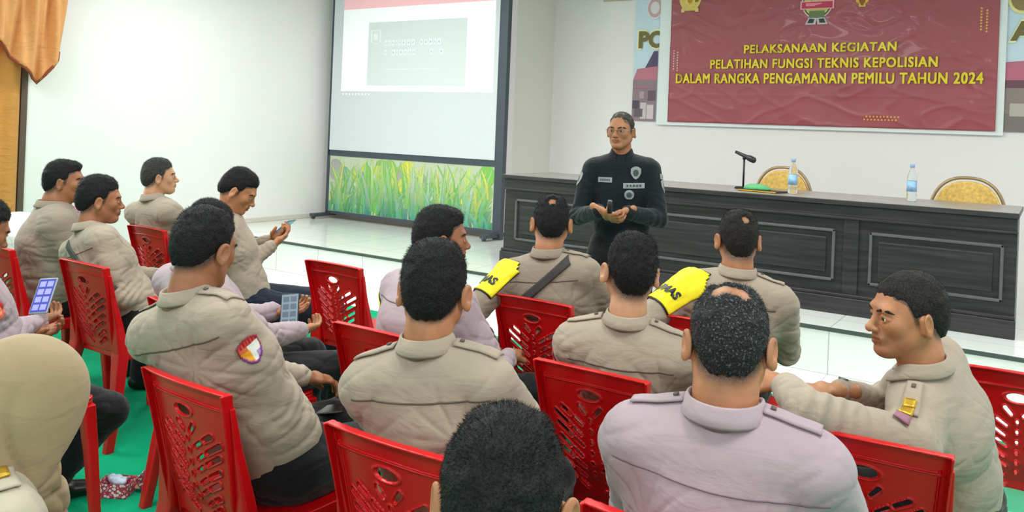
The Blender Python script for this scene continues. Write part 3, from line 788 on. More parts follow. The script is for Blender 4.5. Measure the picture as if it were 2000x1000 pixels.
wg, nt, b = new_mat('clear_plastic'); b.inputs['Transmission Weight'].default_value = .92; b.inputs['Roughness'].default_value = .06; b.inputs['IOR'].default_value = 1.15
b.inputs['Base Color'].default_value = (.92, .97, 1, 1)
for px, py, hh, lab in ((1547, 379, .275, 'clear water bottle with pale blue cap standing in front of the left gold chair'), (1779, 393, .275, 'clear water bottle with pale blue cap standing on the right half of the table')):
    x, y, z = on_table(px, py); e = empty('water_bottle', (x, y, z)); tag(e, lab, 'bottle', 'water bottles on the dark table')
    k = hh / .275
    b_ = MB(); b_.lathe([(0, .002), (.030, .0), (.034, .006), (.034, .05), (.032, .055), (.034, .06), (.034, .165), (.032, .185), (.022, .215), (.014, .235), (.013, .25), (0, .252)]); b_.build('bottle_body', wg, e, smooth=True)
    b_ = MB(); b_.lathe([(.0352, .07), (.0354, .07), (.0354, .15), (.0352, .15)]); b_.build('bottle_label', mat('blue_white_label', (150, 190, 226), .5, .35, 30), e, smooth=True)
    b_ = MB(); b_.lathe([(0, .272), (.015, .272), (.0165, .268), (.0165, .248), (.014, .246)]); b_.build('bottle_cap', mat('pale_blue_cap', (150, 176, 214), .4), e, smooth=True)
# tray with green folded cloth
x, y, z = on_table(1487, 375)
e = empty('document_tray', (x, y, z), R(-12)); tag(e, 'flat dark folder with gold edge lying beside the microphone', 'folder')
boxobj('cover', -.16, .16, -.08, .12, 0, .012, mat('dark_folder', (42, 40, 40), .4), e, .003); boxobj('gold_edge', -.162, .162, -.083, -.079, .004, .012, MT['gold'], e)
b_ = SDF((-.12, -.09, -.01), (.12, .09, .07), .005); b_.ell((-.02, 0, .012), (.095, .06, .035)); b_.ell((.03, .01, .008), (.07, .05, .022), k=.02)
f = b_.full(); b_.f[:] = np.maximum(b_.f, -f[2] + 0 * b_.f); Vv, Qq = b_.mesh()
o = link('beret', mesh_np('beret', Vv, Qq), cloth_mat('green_red_felt', (96, 176, 118))); o.location = (x - .03, y + .01, z + .013); tag(o, 'small green cloth cap lying on the dark folder beside the microphone', 'cap')
# gold banquet chairs behind the table
gf = mat('gold_patterned_fabric', (226, 186, 100), .7, .22, 45); gfr = mat('bronze_chair_frame', (170, 146, 108), .35, metallic=.5)
def banquet(x, y, lab, wd):
    e = empty('banquet_chair', (x, y, STZ)); e.scale = (1.08, 1, 1.06); tag(e, lab, 'chair', 'gold chairs behind the table')
    n = 28; top = 1.0 if False else .93
    hw_ = wd / 2
    prof = [(hw_ * math.copysign(abs(math.cos(a)) ** .8, math.cos(a)), .60 + .33 * abs(math.sin(a)) ** .9) for a in [math.pi * k / n for k in range(n + 1)]]
    prof = [(hw_ * .82, .50)] + prof + [(-hw_ * .82, .50)]
    mb = MB(); m_ = len(prof); fv = [(p[0] * .93, -.03, .5 + (p[1] - .5) * .94) for p in prof]; bv = [(p[0] * .93, .03, .5 + (p[1] - .5) * .94) for p in prof]
    mb.add(fv + bv, [tuple(range(m_)), tuple(range(2 * m_ - 1, m_ - 1, -1))] + [(k, k + m_, (k + 1) % m_ + m_, (k + 1) % m_) for k in range(m_)])
    mb.build('back_cushion', gf, e, bevel=.012)
    mb = MB(); mb.tube([(p[0], 0, p[1]) for p in prof], .012, 8); mb.build('back_frame', gfr, e, smooth=True)
    mb = MB(); mb.loft([((0, -.22, .42), .22, .21), ((0, -.22, .44), .225, .215), ((0, -.22, .47), .215, .205)], 24, 4); mb.build('seat', gf, e, smooth=True)
    for sx in (-1, 1):
        for yy in (-.40, 0):
            mb = MB(); mb.tube([(sx * .2, yy, .43 if yy < -.1 else .55), (sx * .22, yy + (.04 if yy > -.1 else -.02), 0)], .012, 8); mb.build('leg', gfr, e, smooth=True)
p1 = at_Y(1531, 330, 7.42); p2 = at_Y(1890, 350, 7.42)
banquet(float(p1[0]), 7.42, 'gold patterned chair behind the table, beside the microphone', .47)
banquet(float(p2[0]), 7.42, 'gold patterned chair behind the right end of the table', .50)
# ------------------------------------------------------------------ red plastic chairs
BH = .40   # back height above seat
def make_back():
    s = SDF((-.23, -.065, -.03), (.23, .02, .43), .0028)
    X, Y, Z = s.full()
    t = np.clip(Z / BH, 0, 1)
    wz = .168 + .034 * t
    topz = BH - .012 * (X / .2) ** 2
    dx = np.abs(X) - wz
    d = np.maximum(np.maximum(dx, np.abs(Y) - .0028), np.maximum(Z - topz, -Z - .02))
    # side flanges and top lip turned to the rear
    fl = np.maximum(np.maximum(np.abs(np.abs(X) - wz + .002) - .0032, np.abs(Y + .014) - .0165), np.maximum(Z - topz, -Z - .02))
    lip = np.maximum(np.maximum(np.abs(Z - topz + .002) - .0032, np.abs(Y + .010) - .0125), dx)
    rib = np.maximum(np.maximum(np.abs(Z - (BH - .052) + .10 * np.abs(X) ** 1.3) - .0022, np.abs(Y + .004) - .006), dx + .012)
    inner = np.maximum(np.abs(np.abs(X) - (wz - .026)) - .0022, np.maximum(np.abs(Y + .004) - .0058, Z - BH + .05))
    d = np.minimum(np.minimum(d, fl), np.minimum(lip, np.minimum(rib, inner)))
    s.f = np.broadcast_to(d, s.f.shape).astype(np.float32).copy()
    # openings
    def slot(x0, z0, x1, z1, r0, r1):
        ba = np.array([x1 - x0, z1 - z0]); L2 = ba @ ba
        tt = np.clip(((X - x0) * ba[0] + (Z - z0) * ba[1]) / L2, 0, 1)
        dd = np.sqrt((X - x0 - tt * ba[0]) ** 2 + (Z - z0 - tt * ba[1]) ** 2) - (r0 + (r1 - r0) * tt)
        ridge = np.maximum(np.abs(dd - .0035) - .0016, np.abs(Y + .003) - .0042)
        s.f[:] = np.minimum(s.f, ridge)
        s.f[:] = np.maximum(s.f, -(dd + 0 * Y))
    ov = (np.sqrt((X / .034) ** 2 + ((Z - (BH - .088)) / .0145) ** 2) - 1) * .0145
    s.f[:] = np.minimum(s.f, np.maximum(np.abs(ov - .004) - .002, np.abs(Y + .003) - .0045))
    s.f[:] = np.maximum(s.f, -(ov + 0 * Y))
    for sg in (-1, 1):
        slot(sg * .018, BH - .145, sg * .036, BH - .125, .005, .0065)
        for k in range(7):
            z = BH - .185 - k * .034
            xo = .136 - .0085 * max(0, k - 1) - (.03 if k == 0 else 0); xi = .030 + (.006 if k % 2 else 0)
            dz = (xo - xi) * .62
            slot(sg * xi, z, sg * (xi + .028), z + .028 * .62, .0034, .0045)
            slot(sg * (xi + .044), z + .044 * .58, sg * xo, z + dz * .9, .0058, .0066)
    for k in range(6): slot(0, BH - .165 - k * .034, .0005, BH - .170 - k * .034, .004, .004)
    V, Q = s.mesh()
    w = .19
    V2 = V.copy(); V2[:, 0] *= .93
    V2[:, 1] = V[:, 1] - .028 * (1 - (V[:, 0] / w) ** 2) * np.clip(V[:, 2] / .1, .3, 1) - (.015 + .17 * V[:, 2] + .05 * (V[:, 2] / BH) ** 2 * BH)
    V2[:, 2] = V[:, 2] + .44
    V2[:, 1] -= .185
    return mesh_np('backrest', V2, Q)
def make_seat():
    s = SDF((-.225, -.225, -.06), (.225, .245, .03), .004)
    X, Y, Z = s.full()
    r = .05
    def rb(hx, hy, cy=0.0):
        qx = np.abs(X) - hx + r; qy = np.abs(Y - cy) - hy + r
        return np.sqrt(np.maximum(qx, 0) ** 2 + np.maximum(qy, 0) ** 2) + np.minimum(np.maximum(qx, qy), 0) - r
    hx = .19 + .02 * np.clip((Y + .2) / .4, 0, 1)
    o_ = rb(.2 + 0 * X, .205, .01); i_ = rb(.194, .199, .01)
    dish = .006 * ((X / .2) ** 2 + (Y / .2) ** 2)
    slab = np.maximum(o_, np.abs(Z - dish) - .004)
    skirt = np.maximum(np.maximum(o_, -i_), np.maximum(Z - .004, -Z - .045))
    s.f = np.broadcast_to(np.minimum(slab, skirt), s.f.shape).astype(np.float32).copy()
    for k in range(-4, 5):
        for j in (-1, 1):
            a = np.array([k * .035, j * .04, 0]); b_ = np.array([k * .035, j * .12, 0])
            s.cone(a, b_, .004, .004, 0, 'sub')
    V, Q = s.mesh(); V[:, 2] += .436
    return mesh_np('seat', V, Q)
def make_leg(sx, rear):
    mb = MB()
    if rear:
        mb.loft([((sx * .218, -.270, 0), .020, .020), ((sx * .205, -.232, .25), .027, .024), ((sx * .178, -.205, .43), .036, .028), ((sx * .172, -.222, .55), .026, .020), ((sx * .178, -.252, .68), .010, .012), ((sx * .184, -.276, .79), .005, .008)], 16, 5)
    else:
        mb.loft([((sx * .215, .215, 0), .018, .018), ((sx * .196, .198, .25), .024, .022), ((sx * .180, .182, .425), .032, .026)], 16, 5)
    me = bpy.data.meshes.new('leg'); me.from_pydata(mb.v, [], mb.f); me.update()
    bm = bmesh.new(); bm.from_mesh(me); bmesh.ops.recalc_face_normals(bm, faces=bm.faces); bm.to_mesh(me); bm.free()
    return me
ch0 = empty('plastic_chair', (0, 0, 0))
link('backrest', make_back(), MT['red'], ch0); link('seat', make_seat(), MT['red'], ch0)
for sx in (-1, 1):
    for rear in (True, False):
        o = link('leg', make_leg(sx, rear), MT['red'], ch0); bv = o.modifiers.new('b', 'BEVEL'); bv.width = .003; bv.segments = 2
_first = [True]
def place_chair(px, py, label, yaw=0.0, d=None, world=None, group='red plastic chairs of the audience'):
    """px,py: pixel of the middle of the top edge of the back"""
    if world is None:
        top = at_z(px, py, .842) if d is None else at_d(px, py, d)
        bk = .275; x = top[0] + bk * math.sin(yaw); y = top[1] + bk * math.cos(yaw)
    else: x, y = world
    if _first[0]: r = ch0; _first[0] = False
    else:
        r = ch0.copy(); COL.objects.link(r)
        for c in list(ch0.children):
            k = c.copy(); COL.objects.link(k); k.parent = r
    r.location = (x, y, .008); r.rotation_euler = (0, 0, -yaw)
    tag(r, label, 'chair', group)
    return np.array([x, y, 0.0])
CH = {}
CH[10] = place_chair(1045, 582, 'red plastic chair under the officer with the diagonal bag strap')
CH[11] = place_chair(1158, 716, 'red plastic chair of the short-haired officer directly behind the strap wearer')
CH[8] = place_chair(770, 850, 'red plastic chair at bottom centre, of the taupe officer with thick black hair')
CH[5] = place_chair(374, 735, 'red plastic chair of the large officer with the round sleeve patch', yaw=R(3))
CH[2] = place_chair(172, 511, 'red plastic chair of the man with the green-grey strap on the left')
CH['e'] = place_chair(657, 513, 'empty red plastic chair in front of the white stage')
CH[9] = place_chair(740, 640, 'red plastic chair behind the lavender shirt man with yellow armband')
CH[3] = place_chair(293, 443, 'red plastic chair of the officer seated against the left wall, third head from left')
CH[12] = place_chair(1368, 622, 'red plastic chair of the officer with yellow armband before the dark table')
CH[14] = place_chair(1690, 848, 'red plastic chair at right, its back under the outstretched arm', yaw=R(-4))
CH['r'] = place_chair(1990, 724, 'red plastic chair at the right edge of the picture')
CH[13] = place_chair(1330, 1020, 'red plastic chair of the balding man in the foreground, only top edge seen')
CH[1] = place_chair(-3, 478, 'red plastic chair at the far left edge under the leaning officer')
# ------------------------------------------------------------------ people
def rotz(a): c, s = math.cos(a), math.sin(a); return np.array([[c, -s, 0], [s, c, 0], [0, 0, 1.0]])
def rotx(a): c, s = math.cos(a), math.sin(a); return np.array([[1.0, 0, 0], [0, c, -s], [0, s, c]])
def roty(a): c, s = math.cos(a), math.sin(a); return np.array([[c, 0, s], [0, 1.0, 0], [-s, 0, c]])
PHI0 = 33.26   # camera forward is turned 33 degrees left of the room's +Y

HL_Y = [-.11, -.075, -.045, -.022, -.008, .012, .022, .034, .050, .068, .09]
HL_Z = [-.070, -.066, -.050, -.020, .000, -.012, .008, .040, .050, .058, .062]
def head_mesh(h, Nh, nr, o):
    """head and neck in head space; Nh = neck base in head space"""
    s = SDF((-.11, -.15 + min(0, Nh[1]), min(-.2, Nh[2] - .03)), (.11, .14 + max(0, Nh[1] * .5), .135), h)
    fat = o.get('fat', 0.0)
    s.ell((0, -.012, .030), (.0755, .097, .090))
    s.ell((0, .026, -.028), (.064 + fat * .6, .064, .083), k=.03)
    for g in (-1, 1):
        s.cone((g * (.050 + fat), -.004, -.055), (g * .016, .066, -.095), .022 + fat * .5, .019, k=.035)
        s.ell((g * .041, .058, -.020), (.023 + fat * .4, .022, .024), k=.02)
    # neck
    s.cone((0, -.028, -.045), (Nh[0], Nh[1], Nh[2] + .045), .055 + fat, nr, k=.03)
    s.cone((Nh[0], Nh[1], Nh[2] + .045), (Nh[0], Nh[1], Nh[2] - .02), nr, nr + .012, k=.02)
    s.ell((0, .082, -.093), (.020, .018, .016), k=.02)
    # brow, sockets, lids
    s.cone((-.034, .080, .022), (.034, .080, .022), .011, .011, k=.025)
    for g in (-1, 1):
        s.ell((g * .032, .096, .001), (.020, .014, .0125), k=.014, op='sub')
        s.ell((g * .032, .0725, .0), (.017, .0125, .0135), k=.006)
        p0, p1, p2 = V3(g * .017, .0835, .0005), V3(g * .032, .0893, .0088), V3(g * .049, .077, .0)
        s.cone(p0, p1, .003, .0036, k=.003); s.cone(p1, p2, .0036, .003, k=.003)
        q1 = V3(g * .032, .0875, -.0080)
        s.cone(p0, q1, .0026, .003, k=.003); s.cone(q1, p2, .003, .0026, k=.003)
    # nose
    s.cone((0, .086, .012), (0, .110, -.026), .0075, .0105, k=.016)
    s.ell((0, .112, -.029), (.0125, .0125, .0115), k=.008)
    for g in (-1, 1):
        s.ell((g * .0135, .101, -.033), (.0085, .0105, .008), k=.007)
        s.ell((g * .007, .108, -.042), (.0035, .0045, .004), k=.003, op='sub')
    # mouth
    s.ell((0, .088, -.058), (.028, .014, .018), k=.015)
    s.cone((-.021, .092, -.0575), (0, .1005, -.0545), .0045, .0062, k=.006); s.cone((0, .1005, -.0545), (.021, .092, -.0575), .0062, .0045, k=.006)
    s.cone((-.017, .092, -.0655), (0, .099, -.0665), .005, .0075, k=.006); s.cone((0, .099, -.0665), (.017, .092, -.0655), .0075, .005, k=.006)
    s.cone((-.023, .098, -.0605), (.023, .098, -.0605), .0016, .0016, k=.003, op='sub'); s.cone((-.012, .106, -.0603), (.012, .106, -.0603), .0018, .0018, k=.003, op='sub')
    # ears
    for g in (-1, 1):
        Re = rotz(g * R(-36)) @ rotx(R(-8)); c = V3(g * .088, -.014, -.012)
        s.ell(c, (.0075, .0205, .032), Re, k=.006)
        s.ell(c + V3(g * .008, .003, .002), (.006, .012, .021), Re, k=.004, op='sub')
        s.ell(c + V3(g * .004, .002, -.026), (.006, .010, .012), Re, k=.006)
        s.cone(c + V3(g * -.012, .008, .01), c + V3(g * -.008, .008, -.02), .012, .011, k=.01)
    V, Q = s.mesh()
    x, y, z = V.T
    g = np.interp(y, HL_Y, HL_Z)
    near = (1 - sstep(.105, .12, np.abs(V[:, 2]) * 0 + np.sqrt((x / .9) ** 2 + y ** 2)))
    fade = o.get('fade', .028)
    st = sstep(-fade, .006, z - g) * (y < .06) * (np.abs(x) < .0835) * np.where(y > .02, sstep(-.004, .004, z - g), 1)
    earm = (np.abs(x) > .0775) & (np.abs(y + .012) < .03) & (np.abs(z + .012) < .04)
    st = st * (~earm)
    if o.get('bald'): 
        for (bc, br) in o['bald']:
            st = st * (1 - .80 * (1 - sstep(.1, 1.0, np.linalg.norm((V - np.array(bc)) / br, axis=1))))
    lips = ((np.abs(x) < .024) & (y > .088)) * (1 - sstep(.006, .011, np.abs(z + .061))) * (np.sqrt((x / .026) ** 2) < 1)
    beard = o.get('beard', .0) * sstep(.02, .06, y) * (1 - sstep(-.05, -.035, z)) * sstep(-.13, -.10, z) * (1 - lips)
    must = o.get('mustache', 0) * (np.abs(x) < .026) * (y > .09) * sstep(-.052, -.049, z) * (1 - sstep(-.044, -.040, z))
    C = np.stack([np.clip(np.maximum(st, np.maximum(beard, must)), 0, 1), lips, 0 * x], 1)
    return V, Q, C

def hair_mesh(h, o):
    tmax = o.get('thick', .014) * .55; top = o.get('top', .006) * .7
    s = SDF((-.105, -.14, -.1), (.105, .13, .165), h)
    X, Y, Z = s.full()
    d = SDF.ell_d(V3(0, -.012, .030), V3(.0755, .097, .090), None, X, Y, Z)
    dn = SDF.ell_d(V3(0, -.055, -.025), V3(.050, .052, .07), None, X, Y, Z)
    k = .03; hh = np.maximum(k - np.abs(d - dn), 0) / k; d = np.minimum(d, dn) - hh * hh * k * .25
    g = np.interp(Y.ravel(), HL_Y, HL_Z).reshape(Y.shape).astype(np.float32)
    g = g + o.get('recede', 0) * sstep(.02, .06, Y)
    up = Z - g
    t = .0015 + (tmax - .0015) * sstep(.0, o.get('taper', .06), up) + top * sstep(.04, .12, Z) 
    t = t + o.get('quiff', 0) * sstep(.02, .08, Y) * sstep(.05, .1, Z)
    if o.get('bald'):
        for (bc, br) in o['bald']:
            rr = np.sqrt((X - bc[0]) ** 2 + (Y - bc[1]) ** 2 + (Z - bc[2]) ** 2) / br * (1 + .16 * np.sin(X * 210 + 1) * np.sin(Y * 170 + Z * 120) + .12 * np.sin(X * 480) * np.sin(Y * 390))
            t = t - (tmax + top + .004) * (1 - sstep(.2, 1.05, rr))
    jag = .004 * np.sin(X * 260 + 1) * np.sin(Y * 190)
    reg = -(up + jag - .004)
    reg = np.maximum(reg, Y * 0 + (Y - .075) * .6 - (Z - .06) * .2 - .002)
    a, b = d - t, reg; k = .008
    hh = np.maximum(k - np.abs(a - b), 0) / k
    s.f = (np.maximum(a, b) + hh * hh * k * .25).astype(np.float32)
    # keep the ears free
    for g_ in (-1, 1): s.ell((g_ * .090, -.010, -.014), (.015, .024, .036), k=.003, op='sub')
    V, Q = s.mesh()
    N = vnormals(V, Q)
    V = V + N * (noise(V * 90)[:, None] * .0016 + noise(V * 45 + 7)[:, None] * .0028 * sstep(.0, .05, V[:, 2])[:, None])
    Q4 = Q
    # short strands
    rng = np.random.default_rng(o.get('seed', 1))
    ns = int(o.get('strands', 5000) * 1.7)
    gz = np.interp(V[:, 1], HL_Y, HL_Z); rad = np.linalg.norm((V - V3(0, -.012, .03)) / V3(.077, .097, .09), axis=1)
    ok = np.where((V[:, 2] - gz > -.002) & (rad > 1.0))[0]
    if len(ok) and ns:
        pk = rng.choice(ok, ns); P = V[pk] + rng.normal(0, .0012, (ns, 3)); Nn = N[pk]
        flow = np.stack([V[pk][:, 0] * 2.5, -.25 + 0 * P[:, 0] + 1.5 * (V[pk][:, 1] > .02) * V[pk][:, 2] * 6, np.where(V[pk][:, 2] < .07, -.9, -.05)], 1)
        ln = (o.get('slen', .011) * .5 * sstep(-.004, .05, V[pk][:, 2] - gz[pk]) + .0012)[:, None] * rng.uniform(.6, 1.3, (ns, 1))
        dr = Nn * .30 + flow * .7 + rng.normal(0, .14, (ns, 3)); dr /= np.linalg.norm(dr, axis=1, keepdims=True)
        sd = np.cross(dr, rng.normal(0, 1, (ns, 3))); sd /= np.linalg.norm(sd, axis=1, keepdims=True) + 1e-9
        w_ = .00038
        A = P - sd * w_ - Nn * .003; B = P + sd * w_ - Nn * .003; C_ = P + dr * ln + sd * w_ * .2; D = P + dr * ln - sd * w_ * .2
        SV = np.stack([A, B, C_, D], 1).reshape(-1, 3); SQ = np.arange(ns * 4).reshape(ns, 4)
        V, Q4, _ = join_np([(V, Q4), (SV, SQ)])
    return V, Q4

def hand_mesh(Wp, d, n, side, curl, h=.0026, thumb_in=.0, spread=0.0):
    """Wp wrist, d hand direction, n palm normal (towards which fingers curl), side +1: thumb on +cross(d,n) side"""
    d = unit(d); n = unit(n - d * (n @ d)); t = np.cross(d, n) * side     # towards the thumb
    lo = Wp - .14; hi = Wp + .14 
    c = Wp + d * .09; s = SDF(c - .135, c + .135, h)
    s.econe(Wp - d * .045, Wp, (.026, .021), (.026, .019), t, k=0)
    s.econe(Wp, Wp + d * .040, (.027, .019), (.037, .016), t, k=.015)
    s.econe(Wp + d * .040, Wp + d * .080, (.037, .016), (.038, .012), t, k=.012)
    s.ell(Wp + d * .04 + t * .024 + n * .008, (.017, .017, .022), k=.015)
    L = [.072, .080, .075, .060]; Ro = [.0088, .0090, .0085, .0076]
    for i in range(4):
        off = .029 - i * .0196
        cu = curl[i] if isinstance(curl, (list, tuple)) else curl + .06 * i
        p = Wp + d * (.082 - .004 * abs(i - 1.2)) + t * off; dd = unit(d + t * (off * 2.2 + spread * (1.5 - i)))
        ang = cu * .45; segs = [.45, .30, .25]; r = Ro[i]
        for j, f in enumerate(segs):
            v = dd * math.cos(ang) + n * math.sin(ang); q = p + v * L[i] * f
            s.cone(p, q, r, r * .93, k=.0035 if j else .007); p = q; r *= .93; ang += cu * .62
    # thumb leaves the side of the palm near its base
    p = Wp + d * .022 + t * .026 + n * .006
    td = unit(d * .62 + t * (.75 - thumb_in) + n * (.25 + thumb_in * .8)); q = p + td * .040; s.cone(p, q, .0135, .0105, k=.010)
    td2 = unit(d * .9 + t * (.25 - thumb_in) + n * (.2 + thumb_in * .6)); q2 = q + td2 * .028; s.cone(q, q2, .0105, .0092, k=.004)
    q3 = q2 + unit(td2 + n * .2) * .018; s.cone(q2, q3, .0092, .0078, k=.004)
    return s.mesh()

def ik(S, H, L1, L2, pole):
    v = H - S; D = np.linalg.norm(v)
    mx = L1 + L2 - .006
    if D > mx: H = S + v / D * mx; v = H - S; D = mx
    a = (L1 * L1 - L2 * L2 + D * D) / (2 * D); hgt = math.sqrt(max(L1 * L1 - a * a, 0)); e = v / D
    p = pole - e * (pole @ e); p = unit(p)
    return S + e * a + p * hgt, H

PEOPLE = {}
def person(key, label, chair=None, pos=None, head=None, yaw=0.0, chest=0.0, hyaw=0.0, hpitch=0.0, hroll=0.0, skin='skinA', hair='hair', shirt='taupe', pants='pants',
           arms=None, size=1.0, h=.006, hh=.0032, hairo=None, heado=None, stand=False, collar=True, wrinkle=1.25, knees=None, feet=None, seed=0,
           hijab=False, fatt=0.0, hs=.93, hands=(True, True), neck_len=.142, eyes=True, sw=.170, group='seated uniformed audience', belly=0.0, pz=None):
    """all angles in degrees; yaw clockwise from the room's +Y; head = world centre of the head"""
    psi = R(yaw)
    if pos is None: pos = chair + np.array([-.03 * math.sin(psi), -.03 * math.cos(psi), 0])
    root = empty('person', (pos[0], pos[1], 0), -psi)
    tag(root, label, 'person', group)
    Rw = rotz(-psi)
    def loc(p): return Rw.T @ (np.asarray(p, float) - V3(pos[0], pos[1], 0))
    H = loc(head)
    rel = R(hyaw - yaw)
    Rh = rotz(-rel) @ rotx(-R(hpitch)) @ roty(R(hroll))
    cy = R(chest); cr_ = V3(math.cos(cy), -math.sin(cy), 0); cf = V3(math.sin(cy), math.cos(cy), 0)
    pzv = pz if pz is not None else (.93 if stand else .545)
    Pv = V3(0, 0, pzv)
    N = H + .45 * (Rh @ V3(0, -.035, -neck_len)) + .55 * V3(0, -.035, -neck_len)
    lean = (N - Pv); lean_u = unit(lean)
    cu = lean_u
    cfp = unit(cf - cu * (cf @ cu)); crp = np.cross(cfp, cu)
    Cc = Pv * .38 + N * .62 - cfp * .012 - V3(0, 0, .0)
    Wt = Pv * .74 + N * .26 - cfp * .004
    Sh = [N + crp * (g * sw * size) - V3(0, 0, .074) - cu * .008 - cfp * .008 for g in (-1, 1)]
    # arms: (elbow, hand, palm normal, curl) world coordinates or None
    A = []
    for i, g in enumerate((-1, 1)):
        a = (arms or {}).get('l' if g < 0 else 'r')
        if a is None:
            a = {}
            tgt = Pv + V3(g * .115, .33, .115) if not stand else Pv + V3(g * .25, .0, -.1)
        else:
            tgt = loc(a['hand']) if 'hand' in a else Pv + V3(g * .115, .33, .115)
        L1, L2 = .285 * size, .255 * size
        pole = a.get('pole'); pole = unit(V3(g * .75, -.55, -.55)) if pole is None else unit(np.asarray(pole, float))
        if 'elbow' in a:
            E = loc(a['elbow']); E = Sh[i] + unit(E - Sh[i]) * min(np.linalg.norm(E - Sh[i]), .31 * size)
            Wp = tgt; 
            if np.linalg.norm(Wp - E) > L2: Wp = E + unit(Wp - E) * L2
        else: E, Wp = ik(Sh[i], tgt, L1, L2, pole)
        hd = a.get('dir'); fd = unit(Wp - E)
        hd = fd if hd is None else unit(Rw.T @ np.asarray(hd, float))
        n = a.get('palm'); n = V3(0, 0.0, -1) if n is None else Rw.T @ np.asarray(n, float)
        if abs(unit(n) @ hd) > .93: n = n + cfp * .6
        A.append(dict(E=E, W=Wp, hd=hd, n=n, curl=a.get('curl', .75), g=g, fd=fd, th=a.get('thumb', .2), show=a.get('show', True)))
    # ---- body (skin) mesh
    Nh = Rh.T @ (N - H) / hs
    HM = Rh.T * hs
    parts = []
    hV, hQ, hC = head_mesh(hh, Nh, (.052 + fatt * .3) / hs, heado or {})
    if size != 1.0: pass
    parts.append((hV @ HM + H, hQ, hC))
    K = []; FT = []
    for i, g in enumerate((-1, 1)):
        hip = Pv + V3(g * .092, .0, -.005)
        if stand:
            kn = hip + V3(g * .02, .03, -.43); an = kn + V3(g * .01, -.04, -.41)
        else:
            kn = Pv + V3(g * .13, .44, -.035); an = V3(kn[0] + g * .01, kn[1] - .02, .10)
        if knees and knees[i] is not None: kn = loc(knees[i])
        if feet and feet[i] is not None: an = loc(feet[i])
        K.append(kn); FT.append((hip, an))
    b = SDF((-.6, -.6, 0), (.6, .8, 1.7), .011)
    b.cone(Pv, Cc, .09, .085, k=.03); b.cone(Cc, N - cu * .02, .085, .045, k=.04)
    for i in range(2):
        b.cone(Cc + cu * .08, Sh[i], .05, .045, k=.03); b.cone(Sh[i], A[i]['E'], .044, .034, k=.02); b.cone(A[i]['E'], A[i]['W'] - A[i]['fd'] * .01, .034, .024, k=.02)
        b.cone(Pv, FT[i][0], .08, .07, k=.03); b.cone(FT[i][0], K[i], .065, .046, k=.03); b.cone(K[i], FT[i][1], .046, .032, k=.02)
    bV, bQ = b.mesh(); parts.append((bV, bQ))
    for i in range(2):
        if hands[i] and A[i]['show']:
            a = A[i]; hv, hq = hand_mesh(a['W'], a['hd'], a['n'], -a['g'], a['curl'], thumb_in=a['th']); parts.append((hv, hq))
    V, Q, C = join_np(parts)
    body = link('body', mesh_np('body', V, Q, col=C), MT[skin], root)
    # ---- eyes and brows
    if eyes and not hijab:
        for g in (-1, 1):
            mb = SDF((-.02, -.02, -.02), (.02, .02, .02), .0022); mb.ell((0, 0, 0), (.0125, .0125, .0120)); v, q = mb.mesh()
            c = V3(g * .032, .0775, .0); 
            col = np.where((v[:, 1:2] > .0102), lin((34, 20, 14)), lin((222, 214, 206)))
            link('eye', mesh_np('eye', (v + c) @ HM + H, q, col=col), MT['eyevc'], root)
            e = SDF((-.07, .05, .0), (.07, .12, .045), .0022)
            e.cone((g * .012, .0925, .0195), (g * .032, .0912, .0250), .0036, .0042, k=.003); e.cone((g * .032, .0912, .0250), (g * .050, .080, .0230), .0042, .0036, k=.003); e.cone((g * .050, .080, .0230), (g * .060, .068, .0170), .0036, .002, k=.003)
            v, q = e.mesh(); link('eyebrow', mesh_np('eyebrow', v @ HM + H, q), MT['hair'], root)
    # ---- hair
    if not hijab:
        ho = dict(seed=seed + 3); ho.update(hairo or {})
        if heado and 'bald' in heado: ho['bald'] = heado['bald']
        v, q = hair_mesh(hh * .95, ho); link('hair', mesh_np('hair', v @ HM + H, q), MT[hair], root)
    # ---- shirt
    s = SDF((-.75, -.6, .3), (.75, .75, 1.75), h)
    fb = fatt + belly
    s.econe(Pv + cu * (.045 if not stand else -.10), Wt, (.168 + fb, .128 + fb), (.156 + fb, .120 + fb), crp)
    s.econe(Wt, Cc, (.158 + fb, .120 + fb), (.172 + fatt, .122 + fatt), crp, k=.05)
    s.econe(Cc, N - cu * .075, (.172 + fatt, .120 + fatt), (.160 + fatt, .088 + fatt * .6), crp, k=.05)
    s.cone(Sh[0] + crp * .03, Sh[1] - crp * .03, .066 + fatt * .5, .066 + fatt * .5, k=.05)
    for i in range(2):
        s.cone(N - cu * .040 + crp * A[i]['g'] * .035 - cfp * .008, Sh[i] - crp * A[i]['g'] * .02, .047, .054 + fatt * .4, k=.035)
    s.cone(N - cu * .07, N - cu * .014, .075, .058 + fatt * .3, k=.025)
    for i in range(2):
        a = A[i]
        s.cone(Sh[i], a['E'], .066 + fatt * .5, .054 + fatt * .3, k=.030)
        s.cone(a['E'], a['W'] - a['fd'] * .018, .056 + fatt * .3, .040, k=.014)
    X, Y, Z = s.full()
    # open cuff and open bottom are hidden; trim below the seat line
    V, Q = s.mesh(); Nn = vnormals(V, Q)
    rs = np.random.default_rng(seed); off = rs.uniform(0, 20, 3)
    T = (V - Pv) @ np.stack([crp, cfp, cu], 1)
    w1 = noise(T * V3(6, 6, 9) + off); w2 = noise((T + .12 * T[:, ::-1]) * V3(9, 9, 24) + off * 1.7); w3 = noise(T @ rotx(.7).T @ roty(.6).T * V3(8, 10, 30) + off * 2.3)
    ht = sstep(.05, .40, T[:, 2])
    lower = 1 - ht
    side = sstep(.08, .17, np.abs(T[:, 0]))
    disp = .005 * w1 - .007 * (1 - np.abs(w2)) ** 4 * (.08 + .8 * lower + .15 * side) - .005 * (1 - np.abs(w3)) ** 5 * (.10 + .6 * side)
